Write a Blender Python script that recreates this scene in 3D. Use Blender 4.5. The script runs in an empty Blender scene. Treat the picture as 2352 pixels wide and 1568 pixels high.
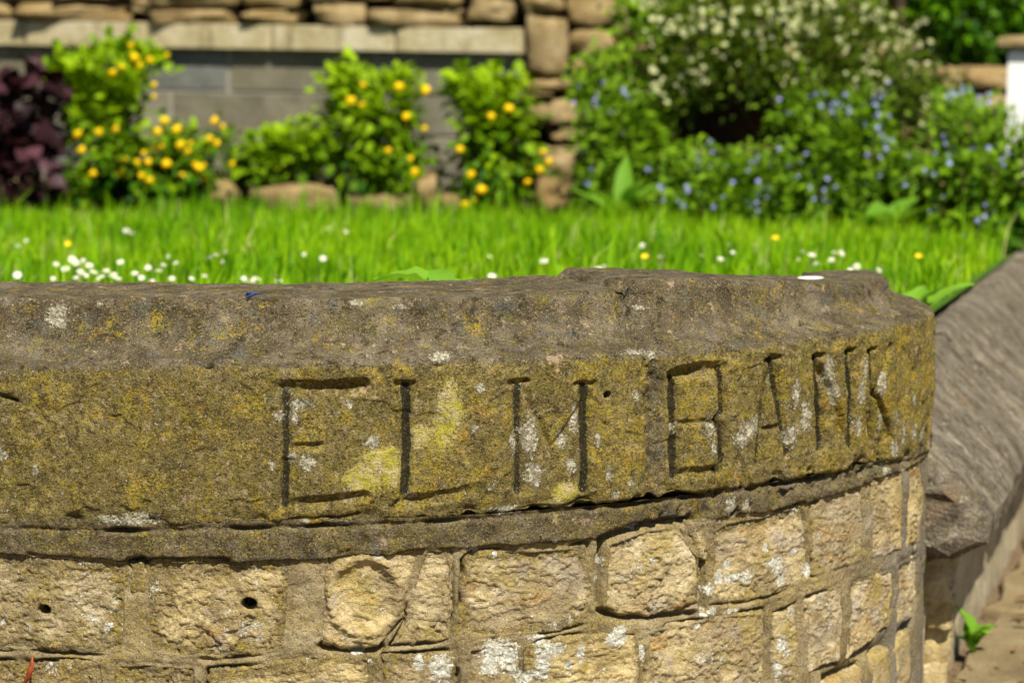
import bpy, math, random
import numpy as np
from mathutils import Vector, Matrix

random.seed(7)
RNG = np.random.default_rng(11)
SC = bpy.context.scene
COL = SC.collection

# ------------------------------------------------------------------ camera
EYE = 1.15
PITCH = math.atan(769 / 5553.0)
FPX = 2352 * 85 / 36.0
cam_d = bpy.data.cameras.new('camera')
cam_d.lens = 85; cam_d.sensor_width = 36
cam_d.clip_start = 0.05; cam_d.clip_end = 500
cam_d.dof.use_dof = True
cam_d.dof.focus_distance = 3.08
cam_d.dof.aperture_fstop = 4.9
cam = bpy.data.objects.new('camera', cam_d); COL.objects.link(cam)
cam.location = (0, 0, EYE)
cam.rotation_euler = (math.pi / 2 - PITCH, 0, 0)
SC.camera = cam

# ------------------------------------------------------------------ light
SUN_EL, SUN_AZ = math.radians(54), math.radians(18)      # azimuth: to the right of straight behind the camera
world = bpy.data.worlds.new('World'); SC.world = world
world.use_nodes = True
wn = world.node_tree
bg = wn.nodes['Background']
sky = wn.nodes.new('ShaderNodeTexSky')
sky.sky_type = 'NISHITA'; sky.sun_disc = False
sky.sun_elevation = SUN_EL; sky.sun_rotation = math.pi - SUN_AZ
wn.links.new(sky.outputs[0], bg.inputs[0])
bg.inputs[1].default_value = 0.05
sd = bpy.data.lights.new('sun', 'SUN'); sd.energy = 5.0; sd.angle = math.radians(0.55); sd.color = (1.0, 0.94, 0.80)
sun = bpy.data.objects.new('sun', sd); COL.objects.link(sun)
sun_dir = Vector((math.sin(SUN_AZ) * math.cos(SUN_EL), -math.cos(SUN_AZ) * math.cos(SUN_EL), math.sin(SUN_EL)))
sun.rotation_euler = sun_dir.to_track_quat('Z', 'Y').to_euler()
sun.location = sun_dir * 20
SC.view_settings.view_transform = 'Standard'
SC.view_settings.look = 'None'
SC.view_settings.gamma = 1
SC.view_settings.exposure = 0.72
SC.cycles.use_denoising = True
try: SC.cycles.denoiser = 'OPENIMAGEDENOISE'
except Exception: pass
SC.cycles.max_bounces = 6; SC.cycles.diffuse_bounces = 2; SC.cycles.transparent_max_bounces = 4
SC.cycles.caustics_reflective = False; SC.cycles.caustics_refractive = False

# ------------------------------------------------------------------ measuring: a point of the photograph (2352 wide) at depth Y
CP, SP = math.cos(PITCH), math.sin(PITCH)
def at(px, py, Y):
    a = (px - 1176) / FPX; b = (784 - py) / FPX
    dy = CP + b * SP; dz = -SP + b * CP
    t = Y / dy
    return Vector((a * t, Y, EYE + dz * t))
def proj(x, y, z):
    z = np.asarray(z, float) - EYE
    fw = y * CP - z * SP; up = y * SP + z * CP
    return 1176 + FPX * x / fw, 784 - FPX * up / fw

# ------------------------------------------------------------------ numpy noise
_perm = np.random.default_rng(3).permutation(256).astype(np.int64); _perm = np.concatenate([_perm, _perm, _perm])
_g = np.random.default_rng(5).normal(size=(256, 3)); _g /= np.linalg.norm(_g, axis=1)[:, None]
def pn(x, y, z):
    x, y, z = np.broadcast_arrays(np.asarray(x, float), np.asarray(y, float), np.asarray(z, float))
    xi, yi, zi = np.floor(x).astype(np.int64), np.floor(y).astype(np.int64), np.floor(z).astype(np.int64)
    fx, fy, fz = x - xi, y - yi, z - zi
    u, v, w = [f * f * f * (f * (f * 6 - 15) + 10) for f in (fx, fy, fz)]
    xi &= 255; yi &= 255; zi &= 255
    def gr(a, b, c, dx, dy, dz):
        g = _g[_perm[_perm[_perm[a & 255] + (b & 255)] + (c & 255)] & 255]
        return g[..., 0] * dx + g[..., 1] * dy + g[..., 2] * dz
    x00 = gr(xi, yi, zi, fx, fy, fz) * (1 - u) + gr(xi + 1, yi, zi, fx - 1, fy, fz) * u
    x10 = gr(xi, yi + 1, zi, fx, fy - 1, fz) * (1 - u) + gr(xi + 1, yi + 1, zi, fx - 1, fy - 1, fz) * u
    x01 = gr(xi, yi, zi + 1, fx, fy, fz - 1) * (1 - u) + gr(xi + 1, yi, zi + 1, fx - 1, fy, fz - 1) * u
    x11 = gr(xi, yi + 1, zi + 1, fx, fy - 1, fz - 1) * (1 - u) + gr(xi + 1, yi + 1, zi + 1, fx - 1, fy - 1, fz - 1) * u
    return ((x00 * (1 - v) + x10 * v) * (1 - w) + (x01 * (1 - v) + x11 * v) * w) * 1.5
def fbm(x, y, z, sc, oct=4, gain=0.5, seed=0.0):
    t = 0; a = 1.0; f = sc
    for i in range(oct):
        t = t + a * pn(x * f + seed + 17.3 * i, y * f - seed * .7, z * f + 5.1 * i + seed * 1.3); a *= gain; f *= 2.03
    return t
def sstep(a, b, x):
    t = np.clip((x - a) / (b - a), 0, 1); return t * t * (3 - 2 * t)

# ------------------------------------------------------------------ mesh and object helpers
def mesh_np(name, V, F, mats=(), smooth=True, attrs=None, fmat=None):
    V = np.asarray(V, np.float32); F = np.asarray(F, np.int32)
    me = bpy.data.meshes.new(name)
    n = F.shape[1]
    me.vertices.add(len(V)); me.vertices.foreach_set('co', V.ravel())
    me.loops.add(F.size); me.loops.foreach_set('vertex_index', F.ravel())
    me.polygons.add(len(F)); me.polygons.foreach_set('loop_start', np.arange(0, F.size, n, dtype=np.int32))
    try: me.polygons.foreach_set('loop_total', np.full(len(F), n, np.int32))
    except Exception: pass
    if smooth: me.polygons.foreach_set('use_smooth', np.ones(len(F), bool))
    for m in mats: me.materials.append(m)
    if fmat is not None: me.polygons.foreach_set('material_index', np.asarray(fmat, np.int32))
    for k, a in (attrs or {}).items():
        at_ = me.attributes.new(k, 'FLOAT', 'POINT'); at_.data.foreach_set('value', np.asarray(a, np.float32).ravel())
    me.update(calc_edges=True); me.validate(verbose=False)
    return me
def link(name, me, parent=None, loc=None):
    o = bpy.data.objects.new(name, me); COL.objects.link(o)
    if loc is not None: o.location = loc
    if parent is not None:
        o.parent = parent
        if loc is None: o.matrix_parent_inverse = Matrix.Translation(-Vector(parent.location))
    return o
def tag(o, label=None, cat=None, group=None, kind=None):
    if label: o['label'] = label
    if cat: o['category'] = cat
    if group: o['group'] = group
    if kind: o['kind'] = kind
    return o
def empty(name, loc, label, cat, group=None):
    e = bpy.data.objects.new(name, None); COL.objects.link(e); e.location = loc; e.empty_display_size = .05
    return tag(e, label, cat, group)
def grid_faces(nu, nv):
    i = np.arange(nu - 1)[:, None] * nv + np.arange(nv - 1)[None, :]
    i = i.ravel()
    return np.stack([i, i + nv, i + nv + 1, i + 1], 1)
class MB:
    def __init__(s): s.v = []; s.f = []
    def add(s, V, F):
        b = len(s.v); s.v += [tuple(p) for p in V]; s.f += [tuple(i + b for i in f) for f in F]
    def mesh(s, name, mats=(), smooth=True):
        me = bpy.data.meshes.new(name); me.from_pydata(s.v, [], s.f)
        for m in mats: me.materials.append(m)
        if smooth: me.polygons.foreach_set('use_smooth', np.ones(len(me.polygons), bool))
        me.update(); return me
def tube(mb, pts, r0, r1, n=5):
    pts = [Vector(p) for p in pts]; V = []; F = []
    for i, p in enumerate(pts):
        d = (pts[min(i + 1, len(pts) - 1)] - pts[max(i - 1, 0)]).normalized()
        a = d.orthogonal().normalized(); b = d.cross(a)
        r = r0 + (r1 - r0) * i / (len(pts) - 1)
        for k in range(n):
            t = 2 * math.pi * k / n; V.append(p + a * (r * math.cos(t)) + b * (r * math.sin(t)))
    for i in range(len(pts) - 1):
        for k in range(n): F.append((i * n + k, i * n + (k + 1) % n, (i + 1) * n + (k + 1) % n, (i + 1) * n + k))
    F.append(tuple(range(n - 1, -1, -1))); F.append(tuple((len(pts) - 1) * n + k for k in range(n)))
    mb.add(V, F)

# ------------------------------------------------------------------ node helper
class NT:
    def __init__(s, name, rough=0.9):
        s.m = bpy.data.materials.new(name); s.m.use_nodes = True; s.t = s.m.node_tree
        s.b = s.t.nodes['Principled BSDF']; s.out = s.t.nodes['Material Output']
        s.b.inputs['Roughness'].default_value = rough
        s.b.inputs['Specular IOR Level'].default_value = 0.08
        tc = s.t.nodes.new('ShaderNodeTexCoord'); s.co = tc.outputs['Object']; s.nrm = tc.outputs['Normal']
    def _in(s, sock, v):
        if isinstance(v, bpy.types.NodeSocket): s.t.links.new(v, sock)
        elif isinstance(v, (tuple, list)) and len(v) == 3 and sock.type == 'RGBA': sock.default_value = (*v, 1)
        else: sock.default_value = v
    def noise(s, sc, det=3, rough=.55, co=None, dist=0.0, col=False):
        n = s.t.nodes.new('ShaderNodeTexNoise'); s._in(n.inputs['Vector'], co or s.co)
        n.inputs['Scale'].default_value = sc; n.inputs['Detail'].default_value = det
        n.inputs['Roughness'].default_value = rough; n.inputs['Distortion'].default_value = dist
        return n.outputs['Color' if col else 'Fac']
    def voro(s, sc, feat='F1', out='Distance', co=None, rnd=1.0):
        n = s.t.nodes.new('ShaderNodeTexVoronoi'); n.feature = feat; s._in(n.inputs['Vector'], co or s.co)
        n.inputs['Scale'].default_value = sc; n.inputs['Randomness'].default_value = rnd
        return n.outputs[out]
    def ramp(s, fac, stops, interp='LINEAR'):
        n = s.t.nodes.new('ShaderNodeValToRGB'); n.color_ramp.interpolation = interp; s._in(n.inputs[0], fac)
        e = n.color_ramp.elements
        while len(e) < len(stops): e.new(.5)
        for q, (p, c) in zip(e, stops):
            q.position = p; q.color = (*c, 1) if isinstance(c, (tuple, list)) else (c, c, c, 1)
        return n.outputs[0]
    def step(s, fac, a, b):
        n = s.t.nodes.new('ShaderNodeMapRange'); n.interpolation_type = 'SMOOTHSTEP'; s._in(n.inputs[0], fac)
        n.inputs[1].default_value = a; n.inputs[2].default_value = b
        return n.outputs[0]
    def mix(s, fac, a, b, mode='MIX'):
        n = s.t.nodes.new('ShaderNodeMix'); n.data_type = 'RGBA'; n.blend_type = mode
        s._in(n.inputs[0], fac); s._in(n.inputs[6], a); s._in(n.inputs[7], b)
        return n.outputs[2]
    def math(s, op, a, b=0.0, c=0.0):
        n = s.t.nodes.new('ShaderNodeMath'); n.operation = op
        s._in(n.inputs[0], a); s._in(n.inputs[1], b); s._in(n.inputs[2], c); return n.outputs[0]
    def attr(s, name, out='Fac'):
        n = s.t.nodes.new('ShaderNodeAttribute'); n.attribute_name = name; return n.outputs[out]
    def objrnd(s):
        return s.t.nodes.new('ShaderNodeObjectInfo').outputs['Random']
    def vmap(s, scale, co=None, loc=None, rot=None):
        n = s.t.nodes.new('ShaderNodeMapping'); s._in(n.inputs[0], co or s.co)
        if loc is not None: n.inputs['Location'].default_value = loc
        if rot is not None: n.inputs['Rotation'].default_value = rot
        n.inputs['Scale'].default_value = scale; return n.outputs[0]
    def bump(s, h, dist, strength=1.0, prev=None):
        n = s.t.nodes.new('ShaderNodeBump'); s._in(n.inputs['Height'], h)
        n.inputs['Distance'].default_value = dist; n.inputs['Strength'].default_value = strength
        if prev is not None: s.t.links.new(prev, n.inputs['Normal'])
        return n.outputs[0]
    def done(s, col, nrm=None):
        s._in(s.b.inputs['Base Color'], col)
        if nrm is not None: s.t.links.new(nrm, s.b.inputs['Normal'])
        return s.m
    def leafy(s, col, trans=0.35, tcol=None):
        s._in(s.b.inputs['Base Color'], col)
        tr = s.t.nodes.new('ShaderNodeBsdfTranslucent'); s._in(tr.inputs[0], tcol or col)
        mx = s.t.nodes.new('ShaderNodeMixShader'); mx.inputs[0].default_value = trans
        s.t.links.new(s.b.outputs[0], mx.inputs[1]); s.t.links.new(tr.outputs[0], mx.inputs[2])
        s.t.links.new(mx.outputs[0], s.out.inputs[0]); return s.m

# ------------------------------------------------------------------ materials of the near wall
def lichen_layers(n, col, pale=0.0):
    """pale crustose lichen, yellow-green lichen and algal black, also painted hole shade, where the attributes say"""
    e1 = n.noise(55, 4, .65); e2 = n.noise(260, 3, .7)
    edge = n.math('ADD', n.math('MULTIPLY', e1, .55), n.math('MULTIPLY', e2, .85))      # about .7 +- .25
    yg = n.step(n.math('ADD', n.attr('ygreen'), n.math('MULTIPLY', n.math('SUBTRACT', edge, .70), 1.25)), .50, .74)
    ygc = n.mix(n.step(n.noise(70, 3), .35, .7), (.43, .39, .05), (.55, .45, .27))
    ygc = n.mix(n.math('MULTIPLY', n.step(n.noise(300, 3, .8), .50, .62), .8), ygc, (.20, .165, .03))
    col = n.mix(n.math('MULTIPLY', yg, .85), col, ygc)
    al = n.step(n.math('ADD', n.attr('algae_shade'), n.math('MULTIPLY', n.math('SUBTRACT', edge, .70), 1.3)), .38, .7)
    alc = n.mix(n.step(n.noise(330, 2), .56, .72), (.018, .017, .012), (.10, .095, .05))
    col = n.mix(n.math('MULTIPLY', al, .9), col, alc)
    wm = n.step(n.math('ADD', n.attr('white'), n.math('MULTIPLY', n.math('SUBTRACT', edge, .70), 2.0)), .60, .72)
    wc = n.mix(n.step(n.noise(190, 3, .7), .45, .60), (.27 + .2 * pale, .245 + .21 * pale, .17 + .2 * pale), (.56 + .2 * pale, .53 + .22 * pale, .41 + .26 * pale))
    wc = n.mix(n.math('MULTIPLY', n.step(n.noise(260, 3, .8, co=n.vmap((1, 1, 1), loc=(3, 1, 6))), .50, .60), .75 - .45 * pale), wc, (.13, .10, .05))
    col = n.mix(wm, col, wc)
    dr = n.step(n.attr('chalk'), .45, .6)
    col = n.mix(dr, col, (.85, .84, .80))
    return col, wm

def mat_coping():
    n = NT('lichened_coping_sandstone', .93)
    top = n.step(n.math('ADD', n.attr('top'), n.math('ADD', n.math('MULTIPLY', n.math('SUBTRACT', n.noise(26, 4, .7), .5), .9), n.math('MULTIPLY', n.math('SUBTRACT', n.noise(220, 2, .7), .5), .7))), .15, .85)
    big = n.noise(9, 4, .6); med = n.noise(30, 4, .65, dist=.5); mot = n.noise(95, 3, .7)
    base = n.ramp(big, [(.3, (.105, .080, .029)), (.5, (.160, .124, .042)), (.72, (.21, .163, .068))])
    base = n.mix(n.math('MULTIPLY', n.step(mot, .49, .62), .80), base, (.058, .044, .020))
    base = n.mix(n.math('MULTIPLY', n.step(n.noise(80, 3, .7, co=n.vmap((1, 1, 1), loc=(8, 3, 5))), .53, .65), .65), base, (.34, .275, .13))
    grey = n.ramp(n.noise(20, 5, .7), [(.32, (.050, .038, .022)), (.5, (.112, .088, .056)), (.66, (.205, .170, .120))])
    grey = n.mix(n.math('MULTIPLY', n.step(n.noise(36, 3, .6, co=n.vmap((1, 1, 1), loc=(1, 6, 3))), .56, .66), .75), grey, (.10, .10, .088))
    grey = n.mix(n.math('MULTIPLY', n.step(n.noise(44, 3, .65, co=n.vmap((1, 1, 1), loc=(6, 2, 3))), .56, .66), .8), grey, (.030, .022, .012))
    grey = n.mix(n.math('MULTIPLY', n.step(n.noise(50, 3, .65, co=n.vmap((1, 1, 1), loc=(9, 4, 1))), .60, .68), .55), grey, (.24, .19, .11))
    base = n.mix(top, base, grey)
    # mustard lichen in fine speckles, thicker in drifts
    drift = n.step(n.math('ADD', med, n.math('MULTIPLY', n.attr('orange'), .10)), .36, .70)
    sp = n.noise(270, 3, .8)
    spk = n.step(n.math('ADD', sp, n.math('MULTIPLY', n.math('SUBTRACT', drift, .5), .14)), .49, .60)
    ocol = n.ramp(n.noise(45, 3, .6), [(.36, (.29, .225, .016)), (.54, (.38, .285, .016)), (.70, (.47, .25, .014))])
    amt = n.math('ADD', n.math('MULTIPLY', drift, .42), .38)
    amt = n.math('MULTIPLY', amt, n.math('SUBTRACT', 1.0, n.math('MULTIPLY', top, n.math('SUBTRACT', 1.0, n.step(n.noise(40, 4, .7, co=n.vmap((1, 1, 1), loc=(2, 2, 9))), .50, .64)))))
    col = n.mix(n.math('MULTIPLY', spk, amt), base, ocol)
    col = n.mix(n.math('MULTIPLY', n.step(n.noise(34, 4, .65, co=n.vmap((1, 1, 1), loc=(3, 5, 1))), .52, .74), .45), col, (.13, .13, .018))
    # pale and black grains
    col = n.mix(n.math('MULTIPLY', n.step(n.noise(430, 3, .85), .56, .66), .75), col, (.46, .39, .23))
    col = n.mix(n.math('MULTIPLY', n.step(n.noise(330, 3, .85, co=n.vmap((1, 1, 1), loc=(7, 1, 2))), .53, .63), .88), col, (.020, .016, .009))
    pk = n.step(n.math('ADD', n.noise(38, 4, .7), n.math('MULTIPLY', n.noise(300, 2), .3)), .76, .86)
    col = n.mix(n.math('MULTIPLY', pk, .75), col, (.42, .31, .20))
    col, wm = lichen_layers(n, col)
    h = n.math('ADD', n.math('MULTIPLY', n.noise(420, 3, .8), .7), n.math('MULTIPLY', n.noise(130, 4, .75), .9))
    b = n.bump(h, .0052, 1.0)
    b = n.bump(wm, .0012, .6, b)
    return n.done(col, b)

def mat_stone():
    n = NT('pale_rubble_sandstone', .92)
    r = n.objrnd()
    co = n.t.nodes.new('ShaderNodeVectorMath'); co.operation = 'ADD'
    n.t.links.new(n.co, co.inputs[0]); cb = n.t.nodes.new('ShaderNodeCombineXYZ')
    n.t.links.new(n.math('MULTIPLY', r, 13.0), cb.inputs[0]); n.t.links.new(cb.outputs[0], co.inputs[1]); V = co.outputs[0]
    a = n.noise(16, 5, .7, co=V, dist=.6); bnd = n.noise(9, 4, .6, co=n.vmap((1, 1, 2.6), co=V, rot=(0, .5, .3)), dist=1.2)
    col = n.ramp(a, [(.30, (.26, .185, .066)), (.43, (.45, .34, .145)), (.56, (.63, .50, .255)), (.70, (.76, .64, .41))])
    r2 = n.math('FRACT', n.math('MULTIPLY', r, 7.13)); r3 = n.math('FRACT', n.math('MULTIPLY', r, 23.7))
    col = n.mix(n.math('MULTIPLY', r2, .48), col, n.mix(n.step(a, .4, .6), (.34, .29, .22), (.56, .50, .42)))
    col = n.mix(n.math('MULTIPLY', r3, .5), col, n.mix(n.step(a, .4, .6), (.27, .18, .055), (.52, .38, .14)))
    col = n.mix(n.math('MULTIPLY', n.step(bnd, .57, .68), .8), col, (.48, .29, .09))
    col = n.mix(n.math('MULTIPLY', n.step(n.noise(20, 4, .6, co=V), .54, .68), .7), col, (.46, .39, .33))
    col = n.mix(n.math('MULTIPLY', n.step(n.math('ADD', n.noise(11, 4, .7, co=n.vmap((1, 1, 1), loc=(3, 3, 8))), n.math('MULTIPLY', n.math('SUBTRACT', r, .5), .22)), .50, .60), .55), col, (.24, .185, .105))
    col = n.mix(n.math('MULTIPLY', n.step(n.noise(36, 4, .7, co=n.vmap((1, 1, 1), loc=(6, 1, 3))), .54, .66), .6), col, (.17, .125, .06))
    col = n.mix(n.math('MULTIPLY', n.step(n.noise(13, 4, .7, co=n.vmap((1, 1, 1), loc=(9, 5, 3))), .53, .64), .5), col, (.36, .27, .05))
    cr = n.step(n.math('ADD', n.attr('crust'), n.math('ADD', n.math('MULTIPLY', n.noise(24, 5, .75), .85), n.math('MULTIPLY', n.noise(190, 3, .75), .75))), 1.02, 1.42)
    crc = n.mix(n.step(n.noise(60, 3), .4, .65), (.13, .10, .050), (.21, .16, .070))
    crc = n.mix(n.math('MULTIPLY', n.step(n.noise(270, 3, .8), .50, .60), n.step(n.noise(25, 3), .38, .6)), crc, (.40, .285, .02))
    col = n.mix(n.math('MULTIPLY', cr, .9), col, crc)
    col = n.mix(n.math('MULTIPLY', n.step(n.noise(330, 3, .85), .55, .65), .62), col, (.095, .065, .028))
    col = n.mix(n.math('MULTIPLY', n.step(n.noise(400, 3, .85, co=n.vmap((1, 1, 1), loc=(2, 9, 4))), .56, .66), .65), col, (.70, .59, .38))
    col = n.mix(n.math('MULTIPLY', n.step(n.noise(33, 4, .7, co=n.vmap((1, 1, 1), loc=(5, 2, 7))), .60, .72), .6), col, (.34, .27, .03))
    col, wm = lichen_layers(n, col, 1.0)
    h = n.math('ADD', n.math('MULTIPLY', n.noise(360, 3, .8), .6), n.math('MULTIPLY', n.noise(75, 5, .75), 1.3))
    b = n.bump(h, .0058, 1.0); b = n.bump(wm, .0012, .6, b)
    return n.done(col, b)

def mat_mortar():
    n = NT('weathered_lime_mortar', .95)
    col = n.ramp(n.noise(18, 5, .65), [(.3, (.15, .115, .056)), (.5, (.25, .195, .105)), (.72, (.38, .31, .19))])
    col = n.mix(n.attr('greym'), col, n.ramp(n.noise(25, 4), [(.35, (.115, .105, .09)), (.65, (.21, .19, .165))]))
    col = n.mix(n.math('MULTIPLY', n.math('MULTIPLY', n.step(n.noise(270, 3, .8), .50, .60), n.step(n.noise(16, 4, .6), .42, .62)), .7), col, (.40, .29, .02))
    col = n.mix(n.math('MULTIPLY', n.step(n.noise(420, 3, .85), .56, .66), .7), col, (.50, .42, .28))
    col = n.mix(n.math('MULTIPLY', n.step(n.noise(330, 3, .85, co=n.vmap((1, 1, 1), loc=(4, 4, 1))), .54, .64), .8), col, (.025, .02, .012))
    col = n.mix(n.math('MULTIPLY', n.step(n.noise(40, 4, .7), .64, .72), .7), col, (.40, .31, .19))
    col, wm = lichen_layers(n, col, 1.0)
    h = n.math('ADD', n.math('MULTIPLY', n.noise(420, 3, .8), .6), n.math('MULTIPLY', n.noise(110, 4, .75), 1.0))
    b = n.bump(h, .005, .95)
    return n.done(col, b)
M_COP, M_STONE, M_MORT = mat_coping(), mat_stone(), mat_mortar()

# ------------------------------------------------------------------ the near wall: plan curve
HK = np.array([[-2.6, -9], [-.45, -6], [0, 2], [.2, 11], [.36, 21], [.5, 29], [.65, 36], [.8, 43], [.95, 51], [1.06, 60], [1.14, 73], [1.22, 90], [1.34, 103]])
_s = np.arange(-2.2, 1.34, .001)
_h = np.interp(_s, HK[:, 0], HK[:, 1])
k = np.ones(61) / 61; _h = np.convolve(np.pad(_h, 30, 'edge'), k, 'valid'); _h = np.convolve(np.pad(_h, 30, 'edge'), k, 'valid')
_h = np.radians(_h)
_x = np.cumsum(np.cos(_h)) * .001; _y = np.cumsum(np.sin(_h)) * .001
i0 = int(np.argmin(abs(_s)))
p0 = at(650, 1000, 3.0)
_x += p0.x - _x[i0]; _y += p0.y - _y[i0]
def plan(s, o):
    x = np.interp(s, _s, _x); y = np.interp(s, _s, _y); h = np.interp(s, _s, _h)
    return x + np.sin(h) * o, y - np.cos(h) * o
def px2sz(px, py):
    """where a point of the photograph falls on the wall's face: length along it and height"""
    v = (_s > -1.2) & (_s < 1.17)
    s_, x_, y_ = _s[v], _x[v], _y[v]
    z = .6
    for _ in range(4):
        X, _Y = proj(x_, y_, np.full_like(x_, z))
        X = np.maximum.accumulate(X) + np.arange(len(X)) * 1e-7
        s = float(np.interp(px, X, s_)); y = float(np.interp(s, _s, _y))
        b = (784 - py) / FPX
        z = EYE + y * (-SP + b * CP) / (CP + b * SP)
    return s, z
PXM = FPX / 3.0            # pixels of the photograph per metre at the face

# ---- coping profile: outward offset and height, densified
Z_TOP, Z_LIP, Z_BOT = .779, .706, .508
def prof():
    P = [(-.27, .50), (-.27, .772), (-.262, .779)]
    P += [(-.075 - .187 * (1 - t), .779) for t in np.linspace(0.02, 1, 12)]
    # concave sweep from the flat top down to the lip
    for t in np.linspace(0, 1, 16)[1:]:
        a = t * math.pi / 2
        P.append((-.070 + .062 * (1 - math.cos(a)) * .93, .775 - .060 * math.sin(a) - .004 * t))
    P += [(-.0085, .7095), (-.0055, .7082), (-.0028, .7062), (-.001, .7035), (0, .700)]
    P += [(0.001 * math.sin(math.pi * t), .700 - (.700 - .513) * t) for t in np.linspace(0, 1, 20)[1:]]
    P += [(-.004, .508), (-.035, .506)]
    return np.array(P)
PROF = prof()
def dens(P, step, coarse, vis):
    out = []
    for i in range(len(P) - 1):
        a, b = P[i], P[i + 1]; L = np.linalg.norm(b - a)
        st = step if vis(a, b) else coarse
        for t in np.linspace(0, 1, max(1, int(math.ceil(L / st))), endpoint=False): out.append(a + (b - a) * t)
    out.append(P[-1]); return np.array(out)
PR = dens(PROF, .0019, .02, lambda a, b: a[0] > -.265 and b[1] > .505)
PRN = PR.copy()
for q in range(2):  # soften the arrises a little
    PRN[1:-1] = .25 * PRN[:-2] + .5 * PRN[1:-1] + .25 * PRN[2:]
PR = PRN
_t = np.gradient(PR, axis=0); _t /= np.linalg.norm(_t, axis=1)[:, None] + 1e-9
PNRM = np.stack([-_t[:, 1], _t[:, 0]], 1)       # outward normal in (offset, height)

# ---- carved lettering ELM BANK: strokes in pixels of the photograph (points, half width px, depth mm, darkening, algal on ELM stems)
STROKES = [
    ([(657, 900), (656, 1030), (655, 1158)], 11, 8, .85), ([(642, 890), (740, 894), (836, 887)], 17, 12, .0), ([(660, 1028), (738, 1023)], 8, 6, .0), ([(652, 1158), (750, 1152), (836, 1140)], 13, 9, .0),
    ([(932, 888), (934, 1010), (929, 1130)], 13, 10, 1.0), ([(914, 884), (949, 883)], 8, 9, .2), ([(929, 1130), (922, 1148), (903, 1162)], 7, 7, .4), ([(930, 1150), (1010, 1143), (1097, 1122)], 13, 9, .0),
    ([(1189, 886), (1190, 1010), (1191, 1130)], 11, 8, .8), ([(1169, 880), (1210, 877)], 8, 8, .2), ([(1195, 886), (1234, 960), (1263, 1032)], 8, 6, .05), ([(1263, 1032), (1300, 985), (1336, 930)], 7, 5, .0), ([(1342, 888), (1343, 1010), (1342, 1120)], 13, 9, .95), ([(1325, 884), (1362, 880)], 7, 7, .1),
    ([(1551, 868), (1550, 980), (1552, 1090)], 11, 10, .75), ([(1548, 864), (1600, 852), (1656, 845)], 14, 10, .0), ([(1655, 846), (1659, 900), (1660, 943), (1648, 963)], 10, 10, .65), ([(1556, 972), (1640, 970)], 7, 4, .1), ([(1650, 965), (1660, 1000), (1659, 1066), (1648, 1080)], 10, 10, .65), ([(1552, 1090), (1600, 1084), (1650, 1080)], 10, 7, .2),
    ([(1776, 830), (1757, 900), (1738, 1062)], 9, 9, .5), ([(1774, 826), (1792, 930), (1812, 1042)], 11, 10, .65), ([(1749, 986), (1800, 976)], 7, 6, .15), ([(1762, 828), (1790, 822)], 7, 8, .2),
    ([(1879, 824), (1881, 920), (1885, 1028)], 11, 11, .8), ([(1952, 810), (1953, 920), (1955, 1024)], 11, 11, .95), ([(1880, 832), (1915, 915), (1948, 1014)], 9, 9, .3), ([(1870, 822), (1893, 816)], 6, 8, .2), ([(1941, 809), (1964, 804)], 6, 8, .2),
    ([(1999, 806), (2001, 900), (2004, 1010)], 9, 10, .8), ([(2044, 796), (2026, 855), (2008, 908)], 8, 9, .45), ([(2010, 900), (2032, 950), (2050, 1006)], 8, 9, .5), ([(1993, 805), (2012, 800)], 5, 7, .2),
]
STK = []
for pts, hw, dp, al in STROKES:
    q = np.array([px2sz(*p) for p in pts])
    STK.append((q, hw / PXM, dp / 1000, al))
def seg_dist(S, Z, q):
    d = np.full(S.shape, 9.0)
    for a, b in zip(q[:-1], q[1:]):
        ab = b - a; t = np.clip(((S - a[0]) * ab[0] + (Z - a[1]) * ab[1]) / (ab @ ab), 0, 1)
        d = np.minimum(d, np.hypot(S - a[0] - ab[0] * t, Z - a[1] - ab[1] * t))
    return d
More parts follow.
